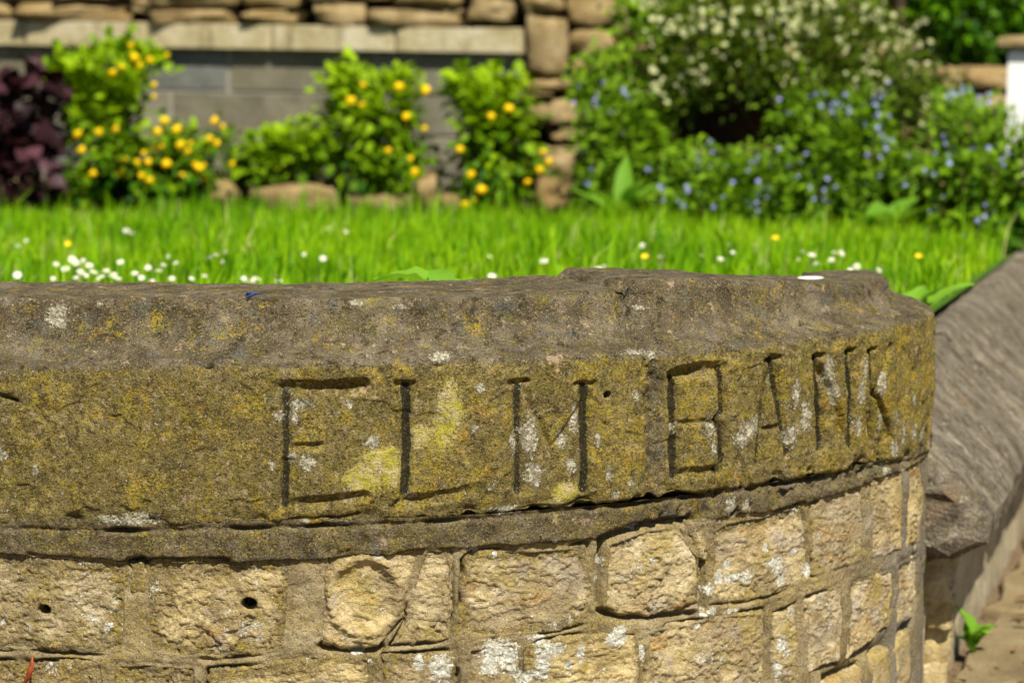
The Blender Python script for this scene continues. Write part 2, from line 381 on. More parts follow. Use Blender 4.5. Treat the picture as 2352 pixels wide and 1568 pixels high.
# lichen spots on the coping: px, py, rx, ry
SPOTS = [(130, 725, 27, 30), (3, 1042, 14, 16), (80, 1080, 9, 13), (60, 1060, 5, 5), (690, 928, 30, 12), (675, 960, 10, 22), (705, 1062, 20, 20), (672, 1052, 12, 14), (858, 1014, 18, 17), (802, 928, 10, 13), (775, 950, 7, 9), (640, 955, 14, 16), (625, 1070, 10, 12), (1012, 820, 28, 13),
         (822, 695, 20, 8), (917, 704, 16, 6), (230, 697, 12, 5), (1415, 1138, 9, 12), (1470, 707, 20, 5), (1470, 812, 38, 12), (1495, 825, 20, 10), (1680, 1165, 12, 20), (1716, 1160, 10, 17), (1690, 1222, 12, 14), (1100, 888, 14, 12), (1090, 985, 10, 14),
         (1215, 1000, 22, 50), (1225, 1090, 26, 30), (1180, 1020, 10, 30), (1290, 1010, 12, 20), (1320, 960, 14, 30), (1310, 1070, 16, 16), (1376, 1010, 8, 20), (1400, 1090, 14, 18), (1550, 985, 10, 14), (1630, 985, 12, 26), (1640, 1030, 8, 22), (1460, 910, 8, 14), (1452, 1110, 9, 9),
         (1725, 980, 24, 26), (1700, 1010, 18, 20), (1820, 1000, 14, 30), (1830, 900, 10, 30), (1850, 960, 12, 36), (1905, 850, 12, 34), (1915, 900, 12, 30), (1975, 900, 9, 40), (1970, 980, 8, 30), (1985, 850, 5, 30), (2025, 880, 8, 30), (2022, 960, 7, 24), (2060, 960, 6, 16), (2075, 1000, 6, 22), (2100, 990, 6, 20), (2120, 1000, 6, 26), (2085, 1050, 8, 14), (2040, 1080, 10, 18), (2140, 960, 5, 20), (2095, 920, 4, 12), (2055, 1030, 8, 20),
         (1660, 1240, 7, 9), (1470, 1215, 18, 6), (1160, 1170, 34, 12), (790, 1200, 20, 8), (700, 1195, 12, 5), (300, 1195, 60, 10), (320, 1185, 40, 12), (240, 1190, 20, 8), (950, 1140, 14, 10)]
PALE = [(1650, 680, 44, 11)]
YGREEN = [(1035, 930, 30, 55, .2), (1020, 990, 28, 40, .5), (965, 1005, 26, 30, 0), (880, 1060, 50, 34, -.2), (835, 1100, 46, 32, .2), (900, 1090, 30, 26, 0), (1300, 1128, 32, 22, -.5), (1265, 1160, 34, 13, -.2)]
ORANGE = [(2080, 900, 70, 150), (1700, 760, 60, 40), (1600, 920, 60, 40), (2090, 1000, 30, 60), (1450, 1000, 60, 120), (1050, 740, 120, 30), (250, 740, 250, 40), (1000, 1060, 70, 60), (1850, 720, 80, 30)]
def blobs(S, Z, lst, gain=1.0, yscale=1.0):
    m = np.zeros(S.shape)
    for b in lst:
        s, z = px2sz(b[0], b[1]); s1, _ = px2sz(b[0] + b[2], b[1]); _, z1 = px2sz(b[0], b[1] + b[3])
        rs, rz = max(abs(s1 - s), .002), max(abs(z1 - z), .002)
        dx = (S - s) / rs; dz = (Z - z) / rz
        if len(b) > 4: c, q = math.cos(b[4]), math.sin(b[4]); dx, dz = dx * c + dz * q, -dx * q + dz * c
        m = np.maximum(m, np.clip(1.15 - .55 * np.sqrt(dx * dx + dz * dz) , 0, 1) * gain)
    return m
def holes_depth(S, Z, lst):
    d = np.zeros(S.shape)
    for px, py, r, dp in lst:
        s, z = px2sz(px, py); rr = r / PXM
        d = np.maximum(d, dp * sstep(1.15, .8, np.hypot((S - s), (Z - z) * 1.15) / rr))
    return d

def build_coping(name, s0, s1, seed, fine=(-.62, 1.34), step=.0019, end_dress=0.0045):
    cuts = np.concatenate([np.arange(s0, max(s0, min(fine[0], s1)), .012), np.arange(max(s0, fine[0]), min(s1, fine[1]), step), [s1]])
    cuts = np.unique(np.round(cuts, 5))
    S = cuts[:, None] * np.ones(len(PR))[None, :]
    O0 = np.ones(len(cuts))[:, None] * PR[:, 0][None, :]; Z0 = np.ones(len(cuts))[:, None] * PR[:, 1][None, :]
    # the joint between the two copings leans on the sweep: shift the cut with height
    # inner width shrinks where the wall turns sharply
    hs = np.interp(S, _s, np.degrees(_h))
    squeeze = 1 - .45 * sstep(50, 85, hs)
    O0 = np.where(O0 < -.08, -.08 + (O0 + .08) * squeeze, O0)
    Zu = Z0
    dzt = np.interp(S, [-2, -.3, .3, SJ - .02, SJ + .03, .62, .8, 1.0, 1.3], [0, 0, 0, .001, .010, .006, -.010, -.029, -.036])
    dzl = np.interp(S, [-2, -.4, -.1, .3, .5, .8, 1.0, 1.3], [-.010, -.009, 0, 0, -.007, -.010, -.008, -.008])
    dzb = np.interp(S, [-2, -.4, -.2, .05, .2, .35, .6, .9, 1.05, 1.3], [-.010, -.010, -.011, -.006, -.004, 0, 0, -.002, -.014, -.018])
    w1 = sstep(.703, .775, Zu); w2 = np.clip((Zu - .51) / (.703 - .51), 0, 1)
    Z0 = Zu + np.where(Zu > .703, dzl * (1 - w1) + dzt * w1, dzb * (1 - w2) + dzl * w2)
    x, y = plan(S, O0)
    NO = np.ones(len(cuts))[:, None] * PNRM[:, 0][None, :]; NZ = np.ones(len(cuts))[:, None] * PNRM[:, 1][None, :]
    h = .0034 * fbm(x, y, Z0, 6, 3, .5, seed) + .0016 * fbm(x, y, Z0, 24, 3, .55, seed + 3) + .0007 * fbm(x, y, Z0, 90, 3, .6, seed + 9)
    face = sstep(.004, -.004, abs(O0) - .006) * sstep(.500, .515, Zu)
    # worn chips along the lip and foot
    lip = np.exp(-((Zu - .704) / .011) ** 2) * (O0 > -.03)
    h = h - lip * np.clip(fbm(x, y, Z0 * .3, 30, 3, .6, seed + 21) - .12, 0, 1) * .012
    foot = np.exp(-((Zu - .513) / .010) ** 2) * (O0 > -.03)
    h = h - foot * np.clip(fbm(x, y, Z0 * .3, 26, 3, .6, seed + 31) + .1, 0, 1) * .010
    # spalled patches on the face
    sp = fbm(x, y, Z0, 15, 3, .5, seed + 40)
    h = h - face * .0022 * sstep(.16, .26, sp)
    rough = sstep(.45, .75, S) * face
    h = h + rough * .0016 * fbm(x, y, Z0, 45, 3, .6, seed + 50)
    # carving
    cut = np.zeros(S.shape); alg = np.zeros(S.shape)
    wS = S + .0017 * fbm(x, y, Z0, 55, 3, .6, 1.5); wZ = Z0 + .0017 * fbm(x, y, Z0, 55, 3, .6, 7.5)
    for q, hw, dp, al in STK:
        if q[0, 0] > SJ: hw, dp, al = hw * 1.15, dp * 1.3, min(1.0, al * 1.05 + .13)  # BANK strokes: wider, deeper and darkened more than ELM
        if q[:, 0].max() < s0 - .03 or q[:, 0].min() > s1 + .03: continue
        d = seg_dist(wS, wZ, q)
        u = np.clip(1 - d / (hw * 1.5), 0, 1)
        cut = np.maximum(cut, dp * 1.15 * np.minimum(1, u * 1.12) * sstep(0, .3, u) * (.8 + .35 * fbm(x, y, Z0, 20, 2, .5, 12)))
        alg = np.maximum(alg, al * .88 * sstep(1.2, .5, d / hw))
    h = h - cut * face
    # ground taken out between the arms of the letters is a touch uneven
    h = h - face * blobs(S, Z0, [(745, 1030, 70, 100), (1010, 1060, 60, 90), (1265, 960, 50, 60), (1605, 970, 40, 110), (1780, 960, 30, 60), (1915, 900, 25, 90)]) * .0018
    h = h - holes_depth(S, Z0, [(1395, 907, 9, .03)]) * face
    h = h - face * .004 * np.exp(-(seg_dist(S, Z0, np.array([px2sz(*p) for p in [(-8, 903), (12, 912), (38, 921)]])) / .0022) ** 2) * 2.2
    # cracks low on the face, with little scarps
    for pts, dep in (([(640, 1206), (700, 1190), (760, 1192), (820, 1182)], .005), ([(1200, 1172), (1280, 1165), (1340, 1150)], .004), ([(1080, 760), (1180, 742), (1230, 748)], .002), ([(1395, 690), (1440, 745), (1500, 800)], .004)):
        h = h - dep * np.exp(-(seg_dist(wS, wZ, np.array([px2sz(*p) for p in pts])) / .0028) ** 2) * face
    # dressed ends fall away into the joint
    wj = .011 + .006 * fbm(x, y, Z0, 18, 3, .6, 8)
    dj = abs(S - SJ + .007 * fbm(x, y, Z0, 22, 3, .6, 4))
    h = h - (.0062 + .0040 * fbm(x, y, Z0, 50, 3, .6, 6)) * sstep(1.5, .5, dj / wj) - .008 * np.exp(-(dj / .0032) ** 2) * (.55 + .45 * sstep(.69, .72, Zu))
    O = O0 + NO * h; Z = Z0 + NZ * h
    # a hollow worn in the top of the second stone's front
    X, Y = plan(S, O)
    V = np.stack([X, Y, Z], -1).reshape(-1, 3)
    F = grid_faces(len(cuts), len(PR))[:, ::-1]
    white = blobs(S, Z0 + 0 * S, [b for b in SPOTS if b[1] > 840]) * (O0 > -.02)
    # spots on the sweep and top are placed by their own projection
    px, py = proj(X, Y, Z)
    upm = O0 < -.005
    for b in SPOTS + [(1860, 637, 1, 1)]:
        if b[1] <= 840 and b[2] > 1:
            white = np.maximum(white, upm * np.clip(1.15 - .55 * np.hypot((px - b[0]) / b[2], (py - b[1]) / b[3]), 0, 1) * (O0 > -.262))
    white = np.maximum(white, .43 * sstep(.10, .4, fbm(x, y, Z0, 30, 3, .6, seed + 70)) * (.55 + .45 * face))
    chalk = upm * (O0 > -.262) * np.clip(1.15 - .55 * np.hypot((px - 1862) / 26, (py - 637.5) / 3.5), 0, 1)
    yg = blobs(S, Z0, YGREEN) * face
    og = blobs(S, Z0, ORANGE)
    top = .80 * sstep(.698, .712, Zu) * (O0 < .02) + .30 * face * np.exp(-((Zu - .70) / .02) ** 2)
    top = np.maximum(top, .8 * np.exp(-((S - SJ - .006 + .008 * pn(x * 25, y * 25, Z0 * 25)) / .017) ** 2))
    me = mesh_np(name, V, F, [M_COP], True, dict(white=white, chalk=chalk, ygreen=yg, algae_shade=alg * face, orange=og, top=np.clip(top, 0, 1)))
    return me
SJ = px2sz(1500, 1000)[0]

wall = empty('garden_wall', (p0.x, p0.y + .1, 0), 'curved sandstone garden wall with lichened coping carved ELM BANK', 'wall'); wall['kind'] = 'thing'
o = link('coping_stone', build_coping('coping_stone', -2.2, SJ - .0001, 2.0), wall); o['label'] = 'coping stone carved ELM, mottled with mustard lichen'
o = link('coping_stone', build_coping('coping_stone', SJ + .0001, 1.335, 2.0), wall); o['label'] = 'coping stone carved BANK, curving away, whiter lichen'

# ------------------------------------------------------------------ rubble stones of the wall's face
STONES = [  # outline px, bulge mm, roughness, crust, holes
    ([(-62, 1262), (40, 1268), (110, 1277), (200, 1282), (285, 1293), (291, 1400), (284, 1498), (230, 1508), (120, 1500), (-62, 1492)], 7, 1.0, .10, [(100, 1402, 13, .035)]),
    ([(297, 1297), (326, 1300), (327, 1362), (300, 1364)], 1, .6, .35, []),
    ([(333, 1302), (350, 1288), (480, 1286), (600, 1284), (668, 1297), (664, 1400), (655, 1490), (600, 1508), (500, 1515), (410, 1515), (342, 1502), (331, 1400)], 8, 1.1, .10, [(571, 1391, 17, .04)]),
    ([(748, 1300), (744, 1276), (810, 1268), (880, 1268), (972, 1264), (952, 1315), (936, 1370), (926, 1420), (885, 1465), (872, 1488), (830, 1487), (772, 1492), (736, 1485), (734, 1460), (746, 1400)], 11, 1.0, -.12, []),
    ([(980, 1262), (1036, 1262), (1040, 1300), (1040, 1400), (1036, 1468), (990, 1479), (900, 1486), (932, 1432), (944, 1376), (958, 1318)], 8, 1.0, -.06, []),
    ([(1066, 1290), (1090, 1268), (1200, 1264), (1300, 1260), (1357, 1246), (1362, 1300), (1360, 1434), (1290, 1450), (1200, 1462), (1110, 1468), (1064, 1455), (1062, 1380)], 7, 1.2, .12, []),
    ([(1402, 1250), (1440, 1236), (1500, 1216), (1576, 1210), (1588, 1252), (1612, 1276), (1617, 1330), (1614, 1384), (1580, 1400), (1500, 1417), (1420, 1410), (1392, 1396), (1398, 1330)], 13, 1.0, -.12, []),
    ([(1588, 1206), (1630, 1200), (1632, 1290), (1618, 1286), (1596, 1250)], 3, .8, .0, []),
    ([(1642, 1222), (1680, 1198), (1780, 1180), (1852, 1156), (1862, 1230), (1864, 1310), (1850, 1340), (1780, 1370), (1700, 1387), (1642, 1390)], 7, 1.0, .06, []),
    ([(1870, 1158), (1930, 1141), (1985, 1120), (1995, 1200), (1988, 1290), (1930, 1310), (1876, 1325)], 7, 1.0, -.2, []),
    ([(2012, 1110), (2050, 1095), (2084, 1078), (2086, 1180), (2080, 1262), (2045, 1275), (2008, 1285)], 6, 1.0, -.2, []),
    ([(2096, 1075), (2122, 1060), (2130, 1150), (2122, 1245), (2094, 1255)], 6, 1.0, -.05, []),
    # second course
    ([(-70, 1520), (60, 1522), (230, 1520), (238, 1560), (230, 1640), (-70, 1640)], 6, 1.0, .16, []),
    ([(262, 1530), (330, 1524), (450, 1534), (455, 1640), (262, 1640)], 5, 1.0, .2, []),
    ([(478, 1540), (600, 1530), (720, 1508), (850, 1512), (858, 1640), (474, 1640)], 5, 1.0, .14, []),
    ([(880, 1508), (960, 1504), (1052, 1494), (1056, 1640), (880, 1640)], 5, 1.0, .10, []),
    ([(1076, 1490), (1190, 1478), (1196, 1560), (1194, 1640), (1072, 1640)], 6, 1.0, .04, []),
    ([(1212, 1482), (1330, 1462), (1470, 1448), (1476, 1560), (1470, 1640), (1208, 1640)], 8, 1.1, .05, []),
    ([(1494, 1452), (1560, 1436), (1640, 1420), (1762, 1402), (1768, 1480), (1756, 1620), (1490, 1640)], 9, 1.2, -.1, []),
    ([(1786, 1412), (1838, 1388), (1842, 1480), (1836, 1590), (1780, 1610)], 5, 1.0, -.02, []),
    ([(1862, 1378), (1942, 1340), (1946, 1440), (1938, 1518), (1862, 1552)], 7, 1.0, -.16, []),
    ([(1962, 1340), (2058, 1306), (2056, 1400), (2048, 1438), (1958, 1512)], 8, 1.0, -.2, []),
    ([(2072, 1296), (2118, 1270), (2116, 1370), (2108, 1416), (2066, 1440)], 6, 1.0, -.12, []),
    ([(1890, 1580), (1990, 1530), (1994, 1660), (1888, 1700)], 6, 1.0, -.05, []),
    ([(2010, 1518), (2050, 1488), (2060, 1600), (2010, 1650)], 6, 1.0, -.1, []),
    ([(2066, 1476), (2106, 1440), (2104, 1560), (2066, 1600)], 6, 1.0, .0, []),
    ([(1640, 1640), (1760, 1640), (1868, 1600), (1868, 1720), (1640, 1760)], 6, 1.0, .0, []),
]
for r in range(5):   # the lowest course and the stones beyond the left edge, of the same kind
    pass
_rr = random.Random(5)
x = -70
while x < 1600:
    w = _rr.uniform(170, 300)
    STONES.append(([(x, 1664), (x + w - 22, 1664), (x + w - 20, 1850), (x, 1850)], 7, 1.0, .1, [])); x += w
for yy, hh in ((1275, 215), (1515, 125), (1664, 186)):
    x = -1100
    while x < -260:
        w = _rr.uniform(180, 330)
        if x + w > -95: w = -90 - x + 10
        STONES.append(([(x, yy), (x + w - 24, yy + 3), (x + w - 22, yy + hh - 10), (x + 3, yy + hh - 12)], 7, 1.0, .1, [])); x += w
WSPOT = [(1010, 1535, 26, 26), (1150, 1495, 34, 26), (1170, 1510, 26, 34), (1130, 1530, 20, 20), (1250, 1520, 18, 50), (1280, 1490, 24, 14), (1215, 1555, 30, 14), (1505, 1290, 8, 8), (1388, 1290, 8, 14), (1380, 1335, 8, 12), (1640, 1355, 12, 12), (1660, 1330, 10, 18), (1690, 1330, 16, 12), (1720, 1330, 12, 14), (1680, 1300, 10, 10), (1790, 1300, 12, 22), (1800, 1330, 8, 16), (1780, 1290, 14, 8), (1765, 1260, 5, 10), (1620, 1415, 10, 8), (1640, 1405, 14, 8), (1690, 1405, 16, 5), (1610, 1440, 6, 6), (1800, 1480, 12, 16), (1810, 1500, 8, 12), (1830, 1270, 6, 8), (1865, 1310, 8, 14), (1790, 1540, 8, 18), (1430, 1450, 18, 10), (1420, 1470, 26, 14), (1240, 1470, 20, 12), (965, 1520, 12, 20), (820, 1500, 16, 8), (850, 1520, 6, 6), (590, 1340, 5, 5), (870, 1280, 8, 5), (1090, 1262, 10, 6), (1140, 1275, 6, 8), (1130, 1480, 8, 12), (245, 1440, 10, 8), (590, 1310, 6, 4), (1310, 1530, 10, 12), (1340, 1500, 8, 20), (1480, 1500, 6, 20), (1180, 1540, 10, 16)]
POLYS = []
for pts, *_ in STONES: POLYS.append(np.array([px2sz(*p) if -60 < p[0] else (px2sz(0, p[1])[0] + p[0] / PXM, px2sz(0, p[1])[1]) for p in pts]))
def poly_sd(S, Z, q):
    """distance to an outline, positive inside"""
    d = np.full(S.shape, 9.0); ins = np.zeros(S.shape, bool)
    n = len(q)
    for i in range(n):
        a, b = q[i], q[(i + 1) % n]; ab = b - a
        t = np.clip(((S - a[0]) * ab[0] + (Z - a[1]) * ab[1]) / (ab @ ab + 1e-12), 0, 1)
        d = np.minimum(d, np.hypot(S - a[0] - ab[0] * t, Z - a[1] - ab[1] * t))
        c = ((a[1] > Z) != (b[1] > Z)) & (S < (b[0] - a[0]) * (Z - a[1]) / (b[1] - a[1] + 1e-12) + a[0])
        ins ^= c
    return np.where(ins, d, -d)
BASE_O = -.0065
def build_stone(i):
    pts, bulge, rough, crust, hl = STONES[i]
    q = POLYS[i]; rs = np.random.default_rng(100 + i)
    mg = .007
    near = q[:, 0].max() > -.7 and q[:, 1].max() > .27
    st = .0019 if near else .006
    s = np.arange(q[:, 0].min() - mg, q[:, 0].max() + mg, st); z = np.arange(q[:, 1].min() - mg, q[:, 1].max() + mg, st)
    S, Z = np.meshgrid(s, z, indexing='ij')
    x, y = plan(S, 0 * S)
    wob = .0048 * fbm(x, y, Z, 32, 4, .6, i * 3.1) + .0012 * fbm(x, y, Z, 170, 2, .6, i * 1.7)
    d = poly_sd(S, Z, q) + wob
    c = q.mean(0); ext = np.ptp(q, axis=0) / 2
    u = (S - c[0]) / ext[0]; v = (Z - c[1]) / ext[1]
    fac = np.full(S.shape, 9.0)
    for k_ in range(6):       # split facets of a rock-faced block
        a = rs.uniform(0, 2 * math.pi); m = rs.uniform(.35, 1.0)
        fac = np.minimum(fac, rs.uniform(.55, 1.0) - m * (u * math.cos(a) + v * math.sin(a)) * rs.uniform(.3, .9))
    b = bulge / 1000 * (.5 if bulge < 10 else .75)
    fac = np.full(S.shape, 9.0)
    for k_ in range(11):      # split facets of a rock-faced block, meeting in crisp arrises
        a = rs.uniform(0, 2 * math.pi); m = rs.uniform(.1, .95)
        fac = np.minimum(fac, rs.uniform(.15, .5) - m * ((u - rs.uniform(-.5, .5)) * math.cos(a) + (v - rs.uniform(-.5, .5)) * math.sin(a)))
    edge = 1 - np.exp(-np.maximum(d, 0) / .0035)
    h = edge * (b * .55 + (b * .75 + .0022) * np.clip(fac + .15 * fbm(x, y, Z, 30, 3, .5, i * 4.1), -1.1, .6))
    n1 = fbm(x, y, Z, rs.uniform(11, 22), 5, .58, i * 2.3); n2 = fbm(x, y, Z * rs.uniform(.8, 2), 48, 4, .62, i * 6.1)
    h = h + rough * edge * rs.uniform(.6, 1.15) * (.0032 * n1 + .0006 * (.35 - abs(n2)) + .0008 * fbm(x, y, Z, 210, 2, .6, i))
    tr = fbm(x, y, Z * 2.2, 22, 4, .6, i * 7.7)
    h = h - rough * edge * .0019 * sstep(.12, .135, tr) - rough * edge * .0017 * sstep(-.20, -.215, tr)
    ck = abs(fbm(x, y, Z, 10, 4, .6, i * 9.1 + 4)); h = h - .0045 * np.exp(-(ck / .02) ** 2) * sstep(.1, .3, fbm(x, y, Z, 9, 2, .5, i + 60)) * edge
    if i == 3:
        s3, z3 = px2sz(838, 1370); rr3 = np.hypot((S - s3) * 1.0, (Z - z3) * .9) * PXM / 78
        h = h - .0055 * sstep(1.05, .75, rr3 + .12 * fbm(x, y, Z, 25, 3, .5, 2)) * edge + .004 * np.exp(-((rr3 - 1.08) / .12) ** 2) * edge
    h = h - holes_depth(S, Z, hl)
    o_ = BASE_O + h
    o_ = o_ + .0012 * rs.normal()
    o_ = np.where(d < 0, BASE_O - .0025 + d * 5, o_ - .0025 * sstep(.003, 0, d))
    o_ = np.maximum(o_, -.05)
    X, Y = plan(S, o_)
    V = np.stack([X, Y, Z], -1).reshape(-1, 3)
    lo = px2sz(300, 1500)[1]
    cr = crust + .45 * sstep(.022, .002, d) + .22 * sstep(.42, .465, Z) + .32 * sstep(.25, -.3, S) - .16 * sstep(.55, .95, S)
    white = np.maximum(blobs(S, Z, WSPOT, 1.1), .52 * sstep(.22, .5, fbm(x, y, Z, 28, 3, .65, 19))) if near else 0 * S
    return mesh_np('stone', V, grid_faces(len(s), len(z))[:, ::-1], [M_STONE], True, dict(white=white, crust=cr, ygreen=0 * S, algae_shade=holes_depth(S, Z, hl) / .04, chalk=0 * S))  # hole depth also darkens the colour: shade painted inside the holes
for i in range(len(STONES)):
    link('stone', build_stone(i), wall)

# ---- mortar bedding under the coping and between the stones (one weathered mass)
def build_mortar():
    s = np.concatenate([np.arange(-2.2, -.66, .02), np.arange(-.66, 1.26, .0021)]); z = np.concatenate([np.arange(-.02, .27, .03), np.arange(.27, .5075, .0021)])
    S, Z = np.meshgrid(s, z, indexing='ij')
    x, y = plan(S, 0 * S)
    band_lo = np.interp(S, [px2sz(p, 1290)[0] for p in (0, 300, 700, 1000, 1370)] + [px2sz(p, 1200)[0] for p in (1500, 1800, 2000, 2120)],
                        [px2sz(*p)[1] for p in ((0, 1272), (300, 1292), (700, 1290), (1000, 1262), (1370, 1240), (1500, 1205), (1800, 1172), (2000, 1112), (2120, 1058))])
    band = sstep(-.003, .004, Z - band_lo + .003 * fbm(x, y, Z, 30, 3, .6, 3))
    h = -.0066 + .0030 * fbm(x, y, Z, 22, 4, .6, 77) + .0014 * fbm(x, y, Z, 70, 3, .6, 78) + .0007 * fbm(x, y, Z, 190, 2, .6, 79)
    h = h + band * (.0054 + .0025 * fbm(x, y, Z, 12, 3, .6, 5) - .010 * sstep(.18, .35, fbm(x, y, Z, 26, 3, .55, 15)) * sstep(.35, .7, S))
    # the bedding stands behind the coping's foot; the crack between them opens here and there
    zb = .5035 + np.interp(S, [-2, -.4, -.2, .05, .2, .35, .6, .9, 1.05, 1.3], [-.010, -.010, -.011, -.006, -.004, 0, 0, -.002, -.014, -.018])
    crk = np.exp(-((Z - zb + .002 * pn(x * 35, y * 35, 0 * Z)) / .0030) ** 2)
    h = h - crk * (.003 + .017 * sstep(.0, .4, fbm(x, y, 0 * Z, 9, 3, .5, 33)))
    # perished joints
    d = np.full(S.shape, 9.0); inn = np.full(S.shape, -9.0)
    for q in POLYS:
        m = (S > q[:, 0].min() - .02) & (S < q[:, 0].max() + .02) & (Z > q[:, 1].min() - .02) & (Z < q[:, 1].max() + .02)
        if m.any(): sd_ = poly_sd(S[m], Z[m], q); d[m] = np.minimum(d[m], abs(sd_)); inn[m] = np.maximum(inn[m], sd_)
    per = sstep(.12, .40, fbm(x, y, Z, 8, 3, .55, 91))
    h = h - np.exp(-(d / .0028) ** 2) * (.0012 + .014 * per)
    h = h - .05 * sstep(.004, .010, inn)
    for pts in ([(740, 1488), (830, 1494), (875, 1490)], [(1385, 1408), (1450, 1422), (1600, 1412)], [(1390, 1240), (1440, 1222), (1520, 1200), (1590, 1196)], [(300, 1294), (326, 1290)], [(1900, 1555), (2000, 1520), (2090, 1450)], [(1390, 1250), (1384, 1320), (1382, 1390)], [(1625, 1280), (1624, 1400)]):
        h = h - .020 * np.exp(-(seg_dist(S, Z, np.array([px2sz(*p) for p in pts])) / .0050) ** 2)
    X, Y = plan(S, h)
    V = np.stack([X, Y, Z], -1).reshape(-1, 3)
    white = np.maximum(blobs(S, Z, WSPOT + SPOTS), .36 * sstep(.2, .5, fbm(x, y, Z, 34, 3, .6, 9)))
    greym = .7 * sstep(.85, 1.0, S) * (1 - band)
    F = grid_faces(len(s), len(z))[:, ::-1]
    return mesh_np('mortar_bedding', V, F, [M_MORT, M_COP], True, fmat=(band.ravel()[F[:, 0]] > .5).astype(int), attrs=dict(white=white, greym=greym, ygreen=0 * S, algae_shade=0 * S, chalk=0 * S, orange=0 * S + .1, top=.62 + 0 * S))
link('mortar_bedding', build_mortar(), wall)

# ================================================================== the ground
def simple_mat(name, stops, sc, rough=.9, sp=None, bump=None, extra=None):
    n = NT(name, rough)
    c = n.ramp(n.noise(sc, 5, .65), stops)
    if sp: c = n.mix(n.math('MULTIPLY', n.step(n.noise(sp[0], 2, .75), .55, .66), sp[2]), c, sp[1])
    if extra: c = extra(n, c)
    return n.done(c, n.bump(n.noise(bump[0], 4, .7), bump[1], .9) if bump else None)
M_SOIL = simple_mat('dark_garden_soil', [(.3, (.025, .018, .010)), (.7, (.07, .05, .03))], 20, bump=(60, .01))
M_TURF = simple_mat('turf_floor', [(.3, (.035, .075, .008)), (.7, (.07, .15, .015))], 14, bump=(60, .01))
M_FLAG = simple_mat('sandstone_flag', [(.3, (.13, .095, .05)), (.5, (.24, .185, .10)), (.7, (.31, .25, .155))], 7, sp=(150, (.13, .09, .05), .5), bump=(120, .003))
M_GRIT = simple_mat('joint_grit', [(.3, (.085, .06, .036)), (.7, (.20, .145, .09))], 40, sp=(160, (.30, .2, .12), .6), bump=(150, .005))
def lawn_z(y): return .65 - .018 * y
# return wall line in plan
RA, RB = Vector((.575, 3.70, 0)), Vector((1.16, 5.50, 0)); RD = (RB - RA).normalized(); RN = Vector((RD.y, -RD.x, 0))
def ret(t, off): return RA + RD * t + RN * off
def lawn_poly():
    ss = np.linspace(-2.15, 1.1, 60); x, y = plan(ss, np.full(60, -.12))
    P = [(float(a), float(b)) for a, b in zip(x, y)]
    for t in (.15, 1, 2, 4, 9): q = ret(t, -.06); P.append((q.x, q.y))
    P += [(6, 14), (-7, 14), (-7, float(y[0]))]
    mb = MB(); mb.add([(a, b, lawn_z(b)) for a, b in P], [tuple(range(len(P)))])
    return mb.mesh('lawn_ground', [M_TURF], False)
tag(link('lawn_ground', lawn_poly()), kind='structure')
bx = [-7, -2.4, -1.3, -.6, .1, .35, .9, 1.3, 2.6, 4.5]; by = [7.0, 7.0, 6.98, 7.0, 6.92, 6.82, 6.45, 6.05, 5.3, 5.2]
mb = MB(); mb.add([(a, b - .03, lawn_z(b - .03) + .006) for a, b in zip(bx, by)] + [(a, 9.5, lawn_z(9.5) + .006) for a in bx], [(i, i + 1, i + 11, i + 10) for i in range(9)])
tag(link('flower_bed', mb.mesh('flower_bed', [M_SOIL], False)), kind='structure')
mb = MB(); mb.add([(-60, -30, 0), (60, -30, 0), (60, 90, 0), (-60, 90, 0)], [(0, 1, 2, 3)])
pave = link('pavement', mb.mesh('pavement', [M_GRIT], False)); tag(pave, kind='structure')
def slab_mesh(w, l, h, seed, mat, bev=.008, jit=.012):
    r = random.Random(seed); n = 6
    pts = []
    for (ax, ay), (bx, by) in zip([(-1, -1), (1, -1), (1, 1), (-1, 1)], [(1, -1), (1, 1), (-1, 1), (-1, -1)]):
        for k in range(n): t = k / n; pts.append(((ax + (bx - ax) * t) * w / 2 + r.uniform(-jit, jit), (ay + (by - ay) * t) * l / 2 + r.uniform(-jit, jit)))
    N = len(pts); V = [(x, y, -.02) for x, y in pts] + [(x, y, h - bev) for x, y in pts] + [(x * (1 - bev * 2 / w), y * (1 - bev * 2 / l), h + r.uniform(-.002, .002)) for x, y in pts] + [(0, 0, h)]
    F = []
    for j in range(2):
        for k in range(N): F.append((j * N + k, j * N + (k + 1) % N, (j + 1) * N + (k + 1) % N, (j + 1) * N + k))
    for k in range(N): F.append((2 * N + k, 2 * N + (k + 1) % N, 3 * N))
    mb = MB(); mb.add(V, F); return mb.mesh('flagstone', [mat], True)
flags = [slab_mesh(.62, .56, .022, i, M_FLAG) for i in range(4)]
k_ = 0
for j in range(9):
    for i in range(3):
        q = ret(-.7 + j * .60 + (i % 2) * .2, .385 + i * .66)
        o = link('flagstone', flags[k_ % 4], pave, loc=(q.x, q.y, 0)); o.rotation_euler[2] = math.atan2(RD.y, RD.x) - math.pi / 2 + random.uniform(-.05, .05); k_ += 1
for i in range(6):
    o = link('flagstone', flags[i % 4], pave, loc=(-1.7 + i * .66, 2.3 + .02 * (i % 2), 0)); o.rotation_euler[2] = random.uniform(-.05, .05)

